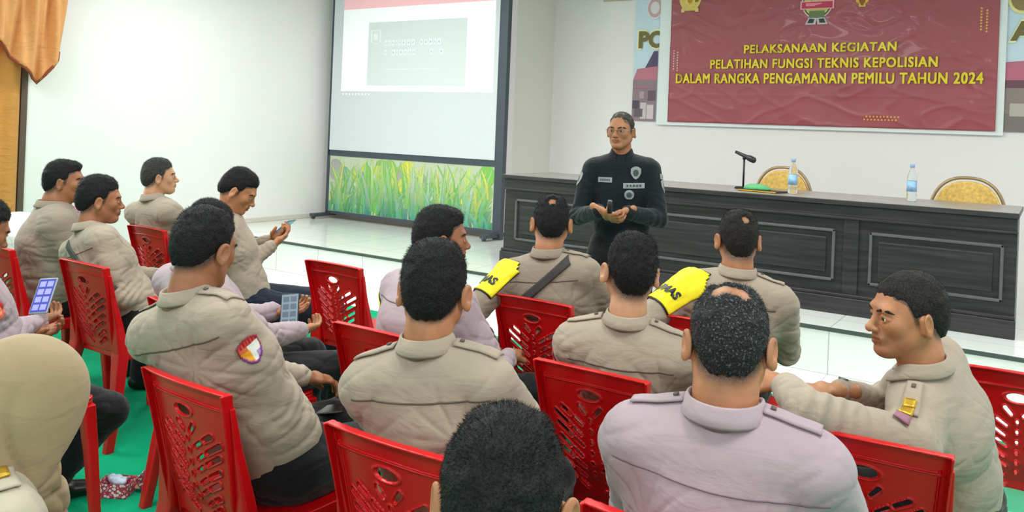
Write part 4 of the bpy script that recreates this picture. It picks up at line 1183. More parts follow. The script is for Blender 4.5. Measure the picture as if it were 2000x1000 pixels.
    for i in range(2):
        a = A[i]; E = a['E']; de = np.linalg.norm(V - E, axis=1); ax = unit(a['W'] - Sh[i]); al = (V - E) @ ax
        bend = 1 - abs(unit(E - Sh[i]) @ a['fd'])
        disp += -.007 * np.abs(np.sin(al * 75 + 3 * w1 + i)) ** 2 * np.exp(-(de / .10) ** 2) * (.4 + bend)
        dw_ = np.linalg.norm(V - a['W'], axis=1); disp += -.004 * np.abs(np.sin(((V - E) @ a['fd']) * 110 + 2 * w1)) * np.exp(-(dw_ / .09) ** 2)
        arm = Sh[i] - V3(0, 0, .11) + crp * (-a['g']) * .045
        da = V - arm; rr = np.linalg.norm(da, axis=1); th = np.arctan2(da[:, 2], da @ crp * a['g'])
        disp += -.0045 * (1 - np.abs(np.sin(th * 5 + w1 * 1.5))) ** 3 * np.exp(-((rr - .09) / .06) ** 2)
    V = V + Nn * (disp * wrinkle * (.25 + .75 * sstep(-.02, .12, T[:, 2])))[:, None]
    sh = link('shirt', mesh_np('shirt', V, Q), MT[shirt], root)
    bvh = BVHTree.FromPolygons([tuple(v) for v in V[:, :3].tolist()], Q.tolist())
    # ---- collar
    if collar:
        ax = unit(.5 * unit(H + Rh @ V3(0, -.03, -.05) - N) + .5 * cu); f0 = unit(cfp - ax * (cfp @ ax)); r0 = np.cross(f0, ax)
        nr = .052 + fatt * .3
        prof = [(nr + .008, -.030), (nr + .004, .008), (nr + .005, .022), (nr + .008, .026), (nr + .011, .023), (nr + .017, .006), (nr + .024, -.006), (nr + .021, -.012), (nr + .013, .002)]
        CV = []; CQ = []; n = 48; m = len(prof)
        for k in range(n + 1):
            a_ = R(24) + (2 * math.pi - R(48)) * k / n
            front = max(0, math.cos(a_))
            for (r_, z_) in prof:
                rr = r_ + (.012 * front if z_ < 0 else 0) + fatt * .2
                zz = z_ - .036 * front ** 2 * (1 if z_ > -.02 else 1.6)
                CV.append(N + ax * (zz + .014) + f0 * (math.cos(a_) * rr * 1.08) + r0 * (math.sin(a_) * rr * 1.0))
        for k in range(n):
            for j in range(m): CQ.append((k * m + j, k * m + (j + 1) % m, (k + 1) * m + (j + 1) % m, (k + 1) * m + j))
        link('collar', mesh_np('collar', CV, CQ), MT[shirt], sh)
    # ---- trousers
    s = SDF((-.55, -.45, 0), (.55, 1.0, 1.15), max(h, .007))
    s.econe(Pv - V3(0, 0, .01), Pv + cu * .09, (.160 + fb * .85, .126 + fb * .85), (.148 + fb * .8, .108 + fb * .8), crp)
    for i, g in enumerate((-1, 1)):
        hip, an = FT[i]; kn = K[i]
        s.cone(Pv + V3(g * .07, -.02, -.01), hip + (kn - hip) * .15, .095, .095, k=.04)
        s.cone(hip, kn, .092, .071, k=.03)
        s.cone(kn, kn * .45 + an * .55, .071, .064, k=.02); s.cone(kn * .45 + an * .55, an, .064, .062, k=.02)
    V, Q = s.mesh(); Nn = vnormals(V, Q)
    w1 = noise(V * 9 + off); w2 = noise(V * V3(12, 12, 30) + off)
    V = V + Nn * (.004 * w1 - .005 * (1 - np.abs(w2)) ** 4)[:, None]
    tr = link('trousers', mesh_np('trousers', V, Q), MT[pants], root)
    # ---- shoes
    for i, g in enumerate((-1, 1)):
        hip, an = FT[i]; kn = K[i]
        fd = V3(g * .18, 1, 0) if not stand else V3(g * .3, 1, 0); fd = unit(fd)
        s = SDF(V3(an[0] - .3, an[1] - .3, 0), V3(an[0] + .3, an[1] + .35, .16), .006)
        base = V3(an[0], an[1], 0)
        s.econe(base - fd * .03 + V3(0, 0, .055), base + fd * .06 + V3(0, 0, .05), (.040, .045), (.044, .036), np.cross(fd, c_z), k=0)
        s.econe(base + fd * .06 + V3(0, 0, .048), base + fd * .17 + V3(0, 0, .038), (.044, .034), (.040, .026), np.cross(fd, c_z), k=.02)
        s.cone(base + V3(0, 0, .05), an + V3(0, 0, .02), .042, .042, k=.02)
        Zs = s.full()[2]; s.f = np.maximum(s.f, (.012 - Zs) + 0 * s.f)
        V, Q = s.mesh(); link('shoe', mesh_np('shoe', V, Q), MT['shoe'], root)
    info = dict(hs=hs, root=root, bvh=bvh, N=N, Sh=Sh, A=A, cr=crp, cf=cfp, cu=cu, Pv=Pv, Cc=Cc, H=H, Rh=Rh, shirt=sh, loc=loc, Rw=Rw, K=K, pos=pos, tr=tr)
    PEOPLE[key] = info
    return info
def eye_vc():
    m, nt, b = new_mat('eyeball'); b.inputs['Roughness'].default_value = .15
    at = nt.nodes.new('ShaderNodeVertexColor'); at.layer_name = 'col'; nt.links.new(at.outputs[0], b.inputs['Base Color']); return m
MT['eyevc'] = eye_vc()

# ---- things sewn on or draped over the shirt surface
def cast(bvh, o, d, dist=1.5):
    r = bvh.ray_cast(Vector(o), Vector(d), dist)
    return (np.array(r[0]), np.array(r[1])) if r[0] is not None else (None, None)
def drape(P, name, fn_od, nu, nv, m, inside=None, off=.003, parent=None, thick=.002, colfn=None):
    """fn_od(u,v) -> origin, direction of a ray towards the shirt"""
    idx = {}; V = []; C = []; nrm = []
    for j in range(nv + 1):
        for i in range(nu + 1):
            o, d = fn_od(i / nu, j / nv); p, n = cast(P['bvh'], o, d)
            if p is None: continue
            idx[i, j] = len(V); V.append(p - np.asarray(d) * off); C.append(colfn(i / nu, j / nv) if colfn else (1, 1, 1))
    Q = []
    for j in range(nv):
        for i in range(nu):
            if inside and not inside((i + .5) / nu, (j + .5) / nv): continue
            ks = [(i, j), (i + 1, j), (i + 1, j + 1), (i, j + 1)]
            if all(k in idx for k in ks):
                q = [idx[k] for k in ks]
                e = max(np.linalg.norm(V[q[a]] - V[q[(a + 1) % 4]]) for a in range(4))
                if e < .06: Q.append(q)
    if not Q: return None
    used = sorted({a for q in Q for a in q}); mp = {a: k for k, a in enumerate(used)}
    V = [V[a] for a in used]; C = [C[a] for a in used]; Q = [[mp[a] for a in q] for q in Q]
    o = link(name, mesh_np(name, V, Q, col=np.array(C)), m, parent or P['shirt'])
    s = o.modifiers.new('s', 'SOLIDIFY'); s.thickness = thick; s.offset = 0
    return o
def back_strap(P, a, b, width, m, name='bag_strap', off=.006, n=60):
    """a, b: (right, up) chest coordinates relative to the neck base, seen from behind"""
    def f(u, v):
        x = a[0] + (b[0] - a[0]) * u; z = a[1] + (b[1] - a[1]) * u
        px, pz = -(b[1] - a[1]), (b[0] - a[0]); l = math.hypot(px, pz); x += px / l * (v - .5) * width; z += pz / l * (v - .5) * width
        return P['N'] + P['cr'] * x + P['cu'] * z - P['cf'] * .5, P['cf']
    return drape(P, name, f, n, 5, m, off=off, thick=.004)
def seam(P, a, b, m, w=.004, bow=0.0, name='yoke_seam', n=50, off=.0012):
    def f(u, v):
        x = a[0] + (b[0] - a[0]) * u; z = a[1] + (b[1] - a[1]) * u + bow * math.sin(math.pi * u) + (v - .5) * w
        return P['N'] + P['cr'] * x + P['cu'] * z - P['cf'] * .5, P['cf']
    return drape(P, name, f, n, 1, m, off=off, thick=.0012)
def arm_od(P, i, t, ang, l0=.0):
    """ray from outside towards the upper arm axis; ang 0 = outward, positive = to the front"""
    S, E = P['Sh'][i], P['A'][i]['E']; ax = unit(E - S); g = P['A'][i]['g']
    o_ = P['cr'] * g; o_ = unit(o_ - ax * (o_ @ ax)); f_ = unit(P['cf'] - ax * (P['cf'] @ ax)); f_ = unit(f_ - o_ * (f_ @ o_))
    d = o_ * math.cos(ang) + f_ * math.sin(ang); c = S + (E - S) * t
    return c + d * .105, -d
def armband(P, i, t0=.02, t1=.50, a0=-1.9, a1=1.3, text='HUMAS', ta=-.35, tt=.33, flip=-1):
    sh = lambda u, v: abs(u - .5) * 2 < (.16 + .84 * min(1, (1 - v) * 1.6)) and (v > .10 + .30 * abs(u - .5) * 1.2 * (0))
    f = lambda u, v: arm_od(P, i, t0 + (t1 - t0) * (1 - v), a0 + (a1 - a0) * u)
    drape(P, 'armband_edge', f, 40, 24, MT['black'], off=.004, thick=.003)
    f2 = lambda u, v: arm_od(P, i, t0 + .02 + (t1 - t0 - .04) * (1 - v), a0 + .04 + (a1 - a0 - .08) * u)
    o = drape(P, 'armband', f2, 40, 24, MT['yellow'], off=.008, thick=.003)
    if text:
        V, Fc = text_mesh(text, 1.0, .05); xs = [v[0] for v in V]; ys = [v[1] for v in V]; x1 = max(xs); y0, y1 = min(ys), max(ys)
        out = []; S, E = P['Sh'][i], P['A'][i]['E']; L = np.linalg.norm(E - S); rr = .068
        for v in V:
            hh = .042; X = (v[0] / x1 - .5) * hh * 3.3; Yy = ((v[1] - y0) / (y1 - y0) - .5) * hh
            o2, d = arm_od(P, i, tt - Yy / L, ta + flip * X / rr)
            p, n = cast(P['bvh'], o2, d); out.append(p - d * .0125 if p is not None else (o2 + d * .09))
        mb = MB(); mb.add(out, Fc); mb.build('armband_lettering', MT['black'], o or P['shirt'], fix=False)
def epaulette(P, i, m, mark=None):
    g = P['A'][i]['g']
    def f(u, v):
        x = g * (.075 + .105 * u); y = (v - .5) * (.050 - .012 * (1 - u)) - .005
        return P['N'] + P['cr'] * x + P['cf'] * y + P['cu'] * .3, -P['cu']
    o = drape(P, 'epaulette', f, 12, 6, m, off=.006, thick=.004)
    if o:
        def f2(u, v):
            x = g * (.088 + .01 * u); y = (v - .5) * .010 - .005
            return P['N'] + P['cr'] * x + P['cf'] * y + P['cu'] * .3, -P['cu']
        drape(P, 'epaulette_button', f2, 2, 2, MT['seam'], off=.011, thick=.003, parent=o)
    return o
def patch(P, i, t, ang, w, hgt, colfn, inside, name='sleeve_badge', n=26):
    S, E = P['Sh'][i], P['A'][i]['E']; L = np.linalg.norm(E - S)
    f = lambda u, v: arm_od(P, i, t - (v - .5) * hgt / L, ang + (u - .5) * w / .066)
    return drape(P, name, f, n, n, MT['vc'], inside=inside, off=.004, thick=.002, colfn=colfn)
def shield_in(u, v):
    x = abs(u - .5) * 2
    return x < (1 if v > .45 else max(0, v / .45) ** .55) and v < 1 - .18 * (x ** 2)
def shield_col(u, v):
    x = (u - .5) * 2; r = math.hypot(x, (v - .5) * 2)
    edge = (not shield_in(.5 + (u - .5) * 1.18, .5 + (v - .52) * 1.18))
    if edge: return lin((150, 40, 60)) if v > .4 else lin((130, 60, 140))
    if v > .72: return lin((206, 70, 66)) if int(u * 14) % 2 else lin((160, 24, 30))
    if x < -.15 and v < .55: return lin((236, 160, 40))
    if x > .3 and v < .35: return lin((170, 140, 200))
    return lin((232, 230, 224)) if x > -.2 else lin((214, 110, 70))
def red_col(u, v):
    x = (u - .5) * 2
    if math.hypot(x, (v - .45) * 2) < .45: return lin((250, 150, 110))
    return lin((200, 60, 60)) if v > .2 else lin((220, 110, 100))

# ---- the audience
g_ = 'seated uniformed audience'
seat = CH
P = person(10, 'man in taupe uniform with diagonal bag strap, balding crown, yellow band on left arm', chair=seat[10], head=at_d(1077, 434, 3.55), hyaw=2 - PHI0, hpitch=4, yaw=-12, skin='skinA', hair='hair', h=.007,
           hairo=dict(thick=.011), heado=dict(bald=[((0, -.078, .098), .034)]), seed=10, shirt='taupe2', fatt=.012, arms=dict(l=dict(elbow=at_d(915, 622, 3.42), hand=at_d(1010, 720, 3.75))))
back_strap(P, (.11, -.0), (-.22, -.235), .034, MT['strap']); armband(P, 0, text='HUMAS', a0=-2.5, a1=.8, t0=-.1, t1=.62, ta=-1.0, tt=.38); seam(P, (-.15, -.075), (.15, -.075), MT['seam']); epaulette(P, 1, MT['taupe2'])
P = person(11, 'man in taupe uniform with short dark hair seated just behind the bag strap wearer', chair=seat[11], head=at_d(1231, 528, 2.53), hyaw=-4 - PHI0, hroll=4, yaw=-14, skin='skinC', hair='hair', seed=11, hh=.0028,
           hairo=dict(thick=.014, top=.010, taper=.07, slen=.016), heado=dict(fade=.045), neck_len=.156)
seam(P, (-.16, -.085), (.16, -.085), MT['seam']); epaulette(P, 0, MT['taupe']); epaulette(P, 1, MT['taupe']); patch(P, 0, .22, -.5, .06, .07, red_col, shield_in)
P = person(12, 'man in taupe uniform with thinning crown and yellow armband seated before the dark table', chair=seat[12], head=at_d(1441, 466, 3.28), hyaw=5 - PHI0, yaw=-16, skin='skinA', hair='hair2', seed=12, h=.007,
           hairo=dict(thick=.010), heado=dict(bald=[((0.012, -.082, .090), .030)], fade=.04), fatt=.015, arms=dict(l=dict(elbow=at_d(1225, 648, 3.12), hand=at_d(1330, 760, 3.5))))
armband(P, 0, text='HUMAS', a0=-2.7, a1=.7, t0=-.12, t1=.66, ta=-1.15, tt=.42); epaulette(P, 1, MT['taupe']); seam(P, (-.16, -.085), (.16, -.085), MT['seam'])
P = person(8, 'man in taupe uniform with full black hair seated at lower centre, back turned', chair=seat[8], head=at_d(849, 565, 1.98), hyaw=8 - PHI0, yaw=-18, skin='skinA', hair='hair', seed=8, hh=.0028, h=.0055,
           hairo=dict(thick=.015, top=.012, taper=.035, slen=.012), heado=dict(fade=.012), neck_len=.136, hpitch=3, sw=.160)
seam(P, (-.17, -.075), (.17, -.085), MT['seam']); epaulette(P, 0, MT['taupe']); epaulette(P, 1, MT['taupe'])
P = person(5, 'broad man in taupe uniform with shield badge on right sleeve, front left, phone in hand', chair=seat[5] + V3(0, .04, 0), head=at_d(400, 484, 2.34), hyaw=22 - PHI0, hpitch=14, yaw=-3, skin='skinB', hair='hair', seed=5, hh=.0028, h=.0055,
           hairo=dict(thick=.013, top=.006, taper=.05, slen=.010), heado=dict(fade=.03), fatt=.008, neck_len=.145, sw=.156,
           arms=dict(r=dict(elbow=at_d(560, 850, 2.36), hand=at_d(596, 815, 2.60), palm=V3(-.7, 0, -.5), curl=.9)))
seam(P, (-.18, -.085), (.17, -.085), MT['seam']); epaulette(P, 0, MT['taupe']); epaulette(P, 1, MT['taupe'])
patch(P, 1, .26, -.30, .062, .075, shield_col, shield_in)
P = person('5b', 'man in lavender shirt holding a phone on his lap, behind the broad man', chair=at_d(470, 600, 3.22) * V3(1, 1, 0), head=at_d(408, 452, 3.12), hyaw=30 - PHI0, hpitch=25, yaw=10, skin='skinA', hair='hair', shirt='lav', seed=51, h=.007,
           arms=dict(r=dict(hand=at_d(590, 645, 3.36), pole=V3(.6, -.6, -.6), palm=V3(-.5, 0, .8), curl=.8), l=dict(hand=at_d(540, 608, 3.45), palm=V3(.3, -.2, .9), curl=.7)))
P = person(9, 'man in lavender shirt turned right, behind the man with full black hair', chair=seat[9], head=at_d(862, 464, 3.02), hyaw=72 - PHI0, hpitch=4, yaw=12, skin='skinB', hair='hair', shirt='lav', seed=9, h=.007, fatt=.02,
           hairo=dict(thick=.012, quiff=.008))
armband(P, 0, text='', a0=-2.0, a1=1.0); seam(P, (-.17, -.09), (.17, -.09), MT['seaml'])
P = person(2, 'man in taupe uniform with a dark cross-body strap, seated second row at left', chair=seat[2], head=at_d(196, 390, 3.98), hyaw=58 - PHI0, hpitch=6, yaw=6, skin='skinB', hair='hair', seed=2, h=.007,
           hairo=dict(thick=.013, top=.008), arms=dict(r=dict(hand=at_d(322, 582, 4.05), pole=V3(.4, -.7, -.6))))
back_strap(P, (-.09, -.02), (.19, -.30), .034, MT['strap2']); seam(P, (-.16, -.085), (.16, -.085), MT['seam'])
P = person(3, 'man with greying sides in taupe uniform seated by the white left wall', chair=seat[3], head=at_d(312, 345, 5.15), hyaw=62 - PHI0, yaw=-2, skin='skinC', hair='hairs', seed=3, h=.008, hairo=dict(thick=.010))
armband(P, 0, text='', a0=-1.9, a1=1.0)
P = person(4, 'man in taupe uniform in profile looking down at his phone beside the stage', chair=at_d(497, 560, 4.45) * V3(1, 1, 0), head=at_d(467, 372, 4.38), hyaw=80 - PHI0, hpitch=32, yaw=40, skin='skinA', hair='hair', seed=4, h=.007, pants='navy',
           hairo=dict(thick=.013, top=.008, taper=.05), arms=dict(r=dict(hand=at_d(535, 478, 4.50), pole=V3(-.1, -.5, -.9), palm=V3(-.4, 0, .9), curl=.9), l=dict(hand=at_d(535, 466, 4.62), palm=V3(.4, 0, .9), curl=.8)), group=g_)
patch(P, 1, .2, -.2, .075, .09, red_col, shield_in)
P = person(1, 'man leaning forward in dark taupe uniform at far left, side of face visible', chair=seat[1] + V3(.0, .06, 0), head=at_d(127, 354, 4.42), hyaw=70 - PHI0, hpitch=2, yaw=22, skin='skinB', hair='hair', shirt='taupe2', seed=1, h=.007, fatt=.045,
           hairo=dict(thick=.010, quiff=.014, top=.004), wrinkle=1.4)
P = person(6, 'person in lavender shirt at left edge holding up a purple phone', chair=at_d(20, 560, 3.02) * V3(1, 1, 0), head=at_d(-38, 447, 2.98), hyaw=35 - PHI0, hpitch=25, yaw=10, skin='skinB', hair='hair', shirt='lav', seed=6,
           knees=(at_d(120, 800, 3.35), at_d(215, 800, 3.30)), feet=(at_d(30, 958, 3.22), at_d(84, 958, 3.18)),
           arms=dict(l=dict(hand=at_d(60, 650, 3.22), palm=V3(.5, 0, .8)), r=dict(hand=at_d(84, 626, 3.28), pole=V3(.5, -.3, -.9), palm=V3(-.5, 0, .8), curl=.9)))
patch(P, 1, .28, .2, .06, .07, red_col, shield_in)
P = person(13, 'balding man in lavender shirt in the right foreground, head bowed', chair=seat[13], head=at_d(1424, 668, 1.64), hyaw=16 - PHI0, hpitch=12, yaw=-8, chest=-2, skin='skinA', hair='hairg', shirt='lav', seed=13, hh=.0025, h=.005, fatt=.022,
           hairo=dict(thick=.012, top=.002, taper=.05, strands=5000, slen=.008), heado=dict(bald=[((-.022, -.056, .112), .044), ((.022, -.062, .106), .036), ((-.01, .02, .12), .05)], fade=.03), neck_len=.134, wrinkle=.9)
seam(P, (-.20, -.075), (.20, -.095), MT['seaml'], w=.0025); epaulette(P, 0, MT['lav']); epaulette(P, 1, MT['lav'])
P = person(14, 'man in taupe uniform in left profile, arm stretched over a red chair back, at right', chair=None, pos=at_d(1862, 900, 2.30) * V3(1, 1, 0), head=at_d(1772, 614, 2.18), hyaw=-82 - PHI0 - 10, hpitch=6, yaw=-52 - PHI0, chest=0, skin='skinA', hair='hair2', seed=14, hh=.0025, h=.005,
           hairo=dict(thick=.008, top=.002, taper=.04, slen=.006), heado=dict(beard=.25, fade=.02), neck_len=.145,
           arms=dict(l=dict(elbow=at_d(1570, 802, 1.98), hand=at_d(1532, 752, 2.16), palm=V3(0, 0, -1), curl=.5, dir=-c_r * .5 + c_f * .6 + c_z * .1), r=dict(elbow=at_d(1720, 790, 2.50), hand=at_d(1606, 752, 2.30), palm=V3(0, 0, -1), curl=.4, dir=-c_r)))
epaulette(P, 0, MT['taupe'])
P = person(15, 'head of a short-haired man at the bottom edge, closest to the camera', chair=None, pos=at_d(1000, 990, 1.05) * V3(1, 1, 0), head=at_d(985, 980, 1.0), hyaw=10 - PHI0, hpitch=6, yaw=0, skin='skinA', hair='hair', seed=15, hh=.0022, h=.006, pz=.49,
           hairo=dict(thick=.008, top=.006, taper=.07, slen=.007, strands=9000), heado=dict(fade=.04))
# ---- the speaker, standing
spk = at_d(1217, 400, 4.62)
P = person(16, 'standing speaker in black uniform with glasses and grey patches, facing the audience', chair=None, pos=spk * V3(1, 1, 0), head=at_d(1213, 255, 4.58), hyaw=-152 - PHI0, hpitch=4, yaw=-168 - PHI0, skin='skinA', hair='hairs', shirt='blackc', pants='pants', stand=True, seed=16, hh=.0028, h=.006,
           hairo=dict(thick=.004, top=-.001, recede=.022, slen=.003), neck_len=.140, pz=.90, sw=.160, group=None, fatt=-.010, wrinkle=.7, hs=.86,
           arms=dict(r=dict(hand=at_d(1172, 412, 4.36), pole=V3(.5, -.4, -.6), palm=c_r * 1.0 + c_z * .2, curl=.95, dir=c_r * .5 - c_f * .3 - c_z * .25), l=dict(hand=at_d(1222, 414, 4.36), pole=V3(-.6, -.4, -.6), palm=-c_r * 1.0 + c_z * .2, curl=1.0, dir=-c_r * .6 - c_f * .2 - c_z * .2)))
SP = P
# glasses
gm = MB()
def hp(*a): return P['H'] + P['Rh'] @ (V3(*a) * P['hs'])
for g in (-1, 1):
    gm.tube([hp(g * .033 + .021 * math.cos(k * .524), .098 - .3 * abs(.021 * math.cos(k * .524)) * 0, .001 + .0145 * math.sin(k * .524)) for k in range(13)], .0012, 6)
    gm.tube([hp(g * .054, .097, .006), hp(g * .078, .075, .006), hp(g * .084, -.005, .004)], .0014, 6)
gm.tube([hp(-.012, .099, .004), hp(0, .102, .007), hp(.012, .099, .004)], .0012, 6)
gm.build('glasses', MT['metal'], P['root'], smooth=True)
def chest_patch(x0, z0, w_, h_, mt, name, inside=None, lift=.004):
    def f(u, v): return P['N'] + P['cr'] * (x0 + (u - .5) * w_) + P['cu'] * (z0 + (v - .5) * h_) + P['cf'] * .5, -P['cf']
    return drape(P, name, f, 36, 30, mt, inside=inside, off=lift, thick=.002)
rnd_in = lambda u, v: math.hypot(u - .5, v - .5) < .48
dk = mat('dark_patch_print', (70, 78, 82), .8)
for x0, z0, w_, h_, nm, ins in ((.085, -.135, .080, .028, 'name_patch', None), (-.075, -.165, .115, .030, 'name_patch', None), (-.085, -.095, .055, .070, 'chest_badge', shield_in), (-.050, -.215, .055, .055, 'chest_badge', rnd_in)):
    o = chest_patch(x0, z0, w_, h_, MT['greyp'], nm, ins)
    if nm == 'chest_badge': chest_patch(x0, z0, w_ * .55, h_ * .55, dk, 'badge_emblem', rnd_in, .006)
    else: 
        for k in range(5): chest_patch(x0 - w_ * .3 + k * w_ * .15, z0, w_ * .09, h_ * .4, dk, 'patch_lettering', None, .006)
gcol = lambda u, v: lin((150, 156, 158)) if not (.3 < v < .7 and .25 < u < .75) else lin((90, 98, 104))
patch(P, 0, .20, .15, .07, .03, gcol, None, n=20); patch(P, 0, .38, .12, .075, .075, gcol, shield_in); patch(P, 1, .28, .35, .075, .085, gcol, shield_in)
# ------------------------------------------------------------------ seated woman in hijab
def hijab_woman():
    yaw = 12.0; psi = R(yaw)
    head = at_d(50, 792, 1.62); pos = head * V3(1, 1, 0) + V3(-.06, -.16, 0)
    return person(7, 'woman in beige hijab and cream uniform in the left foreground corner', chair=None, pos=pos, head=head, hyaw=56 - PHI0, hpitch=36, yaw=yaw, skin='skinC', shirt='cream', hijab=True, seed=7, h=.0055, hh=.003, sw=.170, eyes=False, pz=.47, neck_len=.100)
P = hijab_woman()
H, Rh, N = P['H'], P['Rh'], P['N']
s = SDF(H - V3(.32, .32, .42), H + V3(.32, .32, .2), .005)
def hq(*a): return H + Rh @ (V3(*a) * .95)
s.ell(hq(0, -.018, .022), (.098, .118, .112), Rh)
s.ell(hq(0, .035, -.045), (.084, .095, .10), Rh, k=.05)
s.cone(hq(0, -.02, -.04), N + V3(0, .0, .03), .092, .098, k=.05)
s.econe(N + V3(0, 0, .05), N - V3(0, 0, .045), (.098, .092), (.118, .105), P['cr'], k=.04)
s.cone(N + P['cf'] * .05, N + P['cf'] * .09 - V3(0, 0, .12), .085, .07, k=.05)
s.ell(hq(0, .140, -.028), (.054, .06, .070), Rh, k=.02, op='sub')
V, Q = s.mesh(); Nn = vnormals(V, Q)
T = (V - H) @ Rh
ang = np.arctan2(T[:, 1] + .02, -T[:, 2] + .03)
low = sstep(.02, -.16, T[:, 2])
rid = noise(np.stack([T[:, 0] * 7 + T[:, 2] * 9, T[:, 1] * 16 + T[:, 2] * 20, T[:, 2] * 7], 1)); rid2 = noise(np.stack([T[:, 0] * 5, (T[:, 1] * .8 + T[:, 2]) * 30, T[:, 0] * 0 + 2], 1))
th = np.arctan2(T[:, 2] + .14, T[:, 1] - .09); rr = np.sqrt((T[:, 2] + .14) ** 2 + (T[:, 1] - .09) ** 2)
pl = (1 - np.abs(np.sin(th * 4.5 + 1.2 * noise(T * 9 + 3)))) ** 2.5 * np.exp(-((rr - .12) / .10) ** 2)
V = V + Nn * (-.011 * pl - .012 * (1 - np.abs(rid)) ** 4 * (.05 + .8 * low) - .014 * (1 - np.abs(rid2)) ** 3 * (.05 + .8 * low))[:, None]
hj = link('hijab', mesh_np('hijab', V, Q), MT['hijab'], P['root'])
def f(u, v): return P['N'] + P['cr'] * (.10 + .07 * u) + P['cf'] * ((v - .5) * .05 - .01) + P['cu'] * .3, -P['cu']
o = drape(P, 'epaulette', f, 10, 6, MT['cream'], off=.006, thick=.004)
def f(u, v): return P['N'] + P['cr'] * (.112 + .03 * u) + P['cf'] * ((v - .5) * .022 - .01) + P['cu'] * .3, -P['cu']
drape(P, 'rank_pin', f, 3, 3, MT['gold'], off=.012, thick=.004, parent=o)

# ------------------------------------------------------------------ chairs of people built at explicit spots
place_chair(0, 0, 'red plastic chair under the lavender shirt man with the phone on his lap', world=tuple((PEOPLE['5b']['pos'] + V3(.0, .06, 0))[:2]), yaw=R(8))
place_chair(0, 0, 'red plastic chair of the man in profile with phone beside the stage', world=tuple((PEOPLE[4]['pos'] + V3(.035, .05, 0))[:2]), yaw=R(32))
place_chair(0, 0, 'red plastic chair behind the hijab, its front leg standing beside the snack box', world=tuple((PEOPLE[6]['pos'] + V3(.0, .06, 0))[:2]), yaw=R(4))

# ------------------------------------------------------------------ rank marks on the man at right
P = PEOPLE[14]
def topmark(P, i, x, w_, colm, name, lift=.012, dep=.03):
    g = P['A'][i]['g']
    def f(u, v): return P['N'] + P['cr'] * (g * (x + w_ * u)) + P['cf'] * ((v - .5) * dep - .005) + P['cu'] * .3, -P['cu']
    drape(P, name, f, 4, 4, colm, inside=lambda u, v: math.hypot(u - .5, v - .5) < .62, off=lift, thick=.005)
for x in (.135, .165): topmark(P, 0, x, .026, MT['gold'], 'rank_star')
topmark(P, 0, .198, .03, mat('maroon_rank_patch', (150, 100, 120), .6), 'rank_patch')

# ------------------------------------------------------------------ phones and other held things
def phone(label, c, right, up, size=(.074, .155), col=(20, 20, 24), scr=(40, 44, 60), icons=None, emit=.0):
    c = np.asarray(c, float); r = unit(right); u = unit(np.asarray(up, float) - r * (np.asarray(up, float) @ r)); n = np.cross(r, u)
    e = bpy.data.objects.new('mobile_phone', None); COL.objects.link(e); e.empty_display_size = .05
    e.matrix_world = Matrix(((r[0], u[0], n[0], c[0]), (r[1], u[1], n[1], c[1]), (r[2], u[2], n[2], c[2]), (0, 0, 0, 1)))
    tag(e, label, 'phone'); w2, h2 = size[0] / 2, size[1] / 2
    boxobj('phone_body', -w2, w2, -h2, h2, -.0045, .0035, mat('phone_case', col, .35), e, .003)
    sc = boxobj('screen', -w2 + .004, w2 - .004, -h2 + .006, h2 - .006, .0035, .0042, mat('phone_screen', scr, .12, emit=emit), e)
    if icons:
        mb = MB(); mb.cur = lin(icons)
        for a in range(2):
            for b in range(4):
                x0 = -w2 + .01 + a * .030; z0 = -h2 + .014 + b * .034; mb.box(x0, x0 + .024, z0, z0 + .024, .0042, .0046)
        mb.build('screen_tiles', vcol_mat('lit_tiles', .4, emit=.5), sc)
    return e
def toward(c): return unit(CAM - c)
c = at_d(566, 607, 3.38); phone('black phone with lit screen held on the lap of the lavender shirt man', c, unit(c_r * .95 + c_f * .1 + c_z * .1), unit(c_r * .25 + c_f * .6 + c_z * .75), scr=(110, 126, 140), col=(24, 28, 34), icons=(60, 70, 84), emit=.25)
c = at_d(86, 578, 3.27); phone('purple tiled phone screen held by the person at the left edge', c, unit(c_r * .95 + c_z * .1), unit(c_f * .6 + c_z * .8 + c_r * .25), scr=(64, 66, 150), col=(150, 160, 170), icons=(140, 140, 226), emit=.5)
c = at_d(553, 446, 4.60); phone('small grey phone in the hands of the man in profile beside the stage', c, unit(c_f * .9 + c_r * .3), unit(c_r * .6 + c_z * .5 - c_f * .1), scr=(150, 170, 196), col=(120, 136, 150), emit=.3)
c = at_d(622, 802, 2.68); phone('dark phone held low by the broad man with the sleeve badge', c, unit(c_f * .9 - c_r * .2), unit(c_r * .9 + c_z * .05), scr=(16, 18, 22))
c = at_d(1191, 406, 4.25); e = bpy.data.objects.new('presentation_remote', None); COL.objects.link(e); e.location = c
mb = MB(); mb.tube([c - c + V3(0, 0, -.03), V3(0, 0, .01), V3(0, 0, .03)], [.013, .015, .014], 12); mb.build('remote_body', MT['black'], e, smooth=True, bevel=.002)
mb = MB(); mb.tube([V3(0, 0, .03), V3(0, 0, .04)], [.013, .010], 12); mb.build('remote_tip', MT['metal'], e, smooth=True); tag(e, 'small black remote held in both hands of the standing speaker', 'remote')
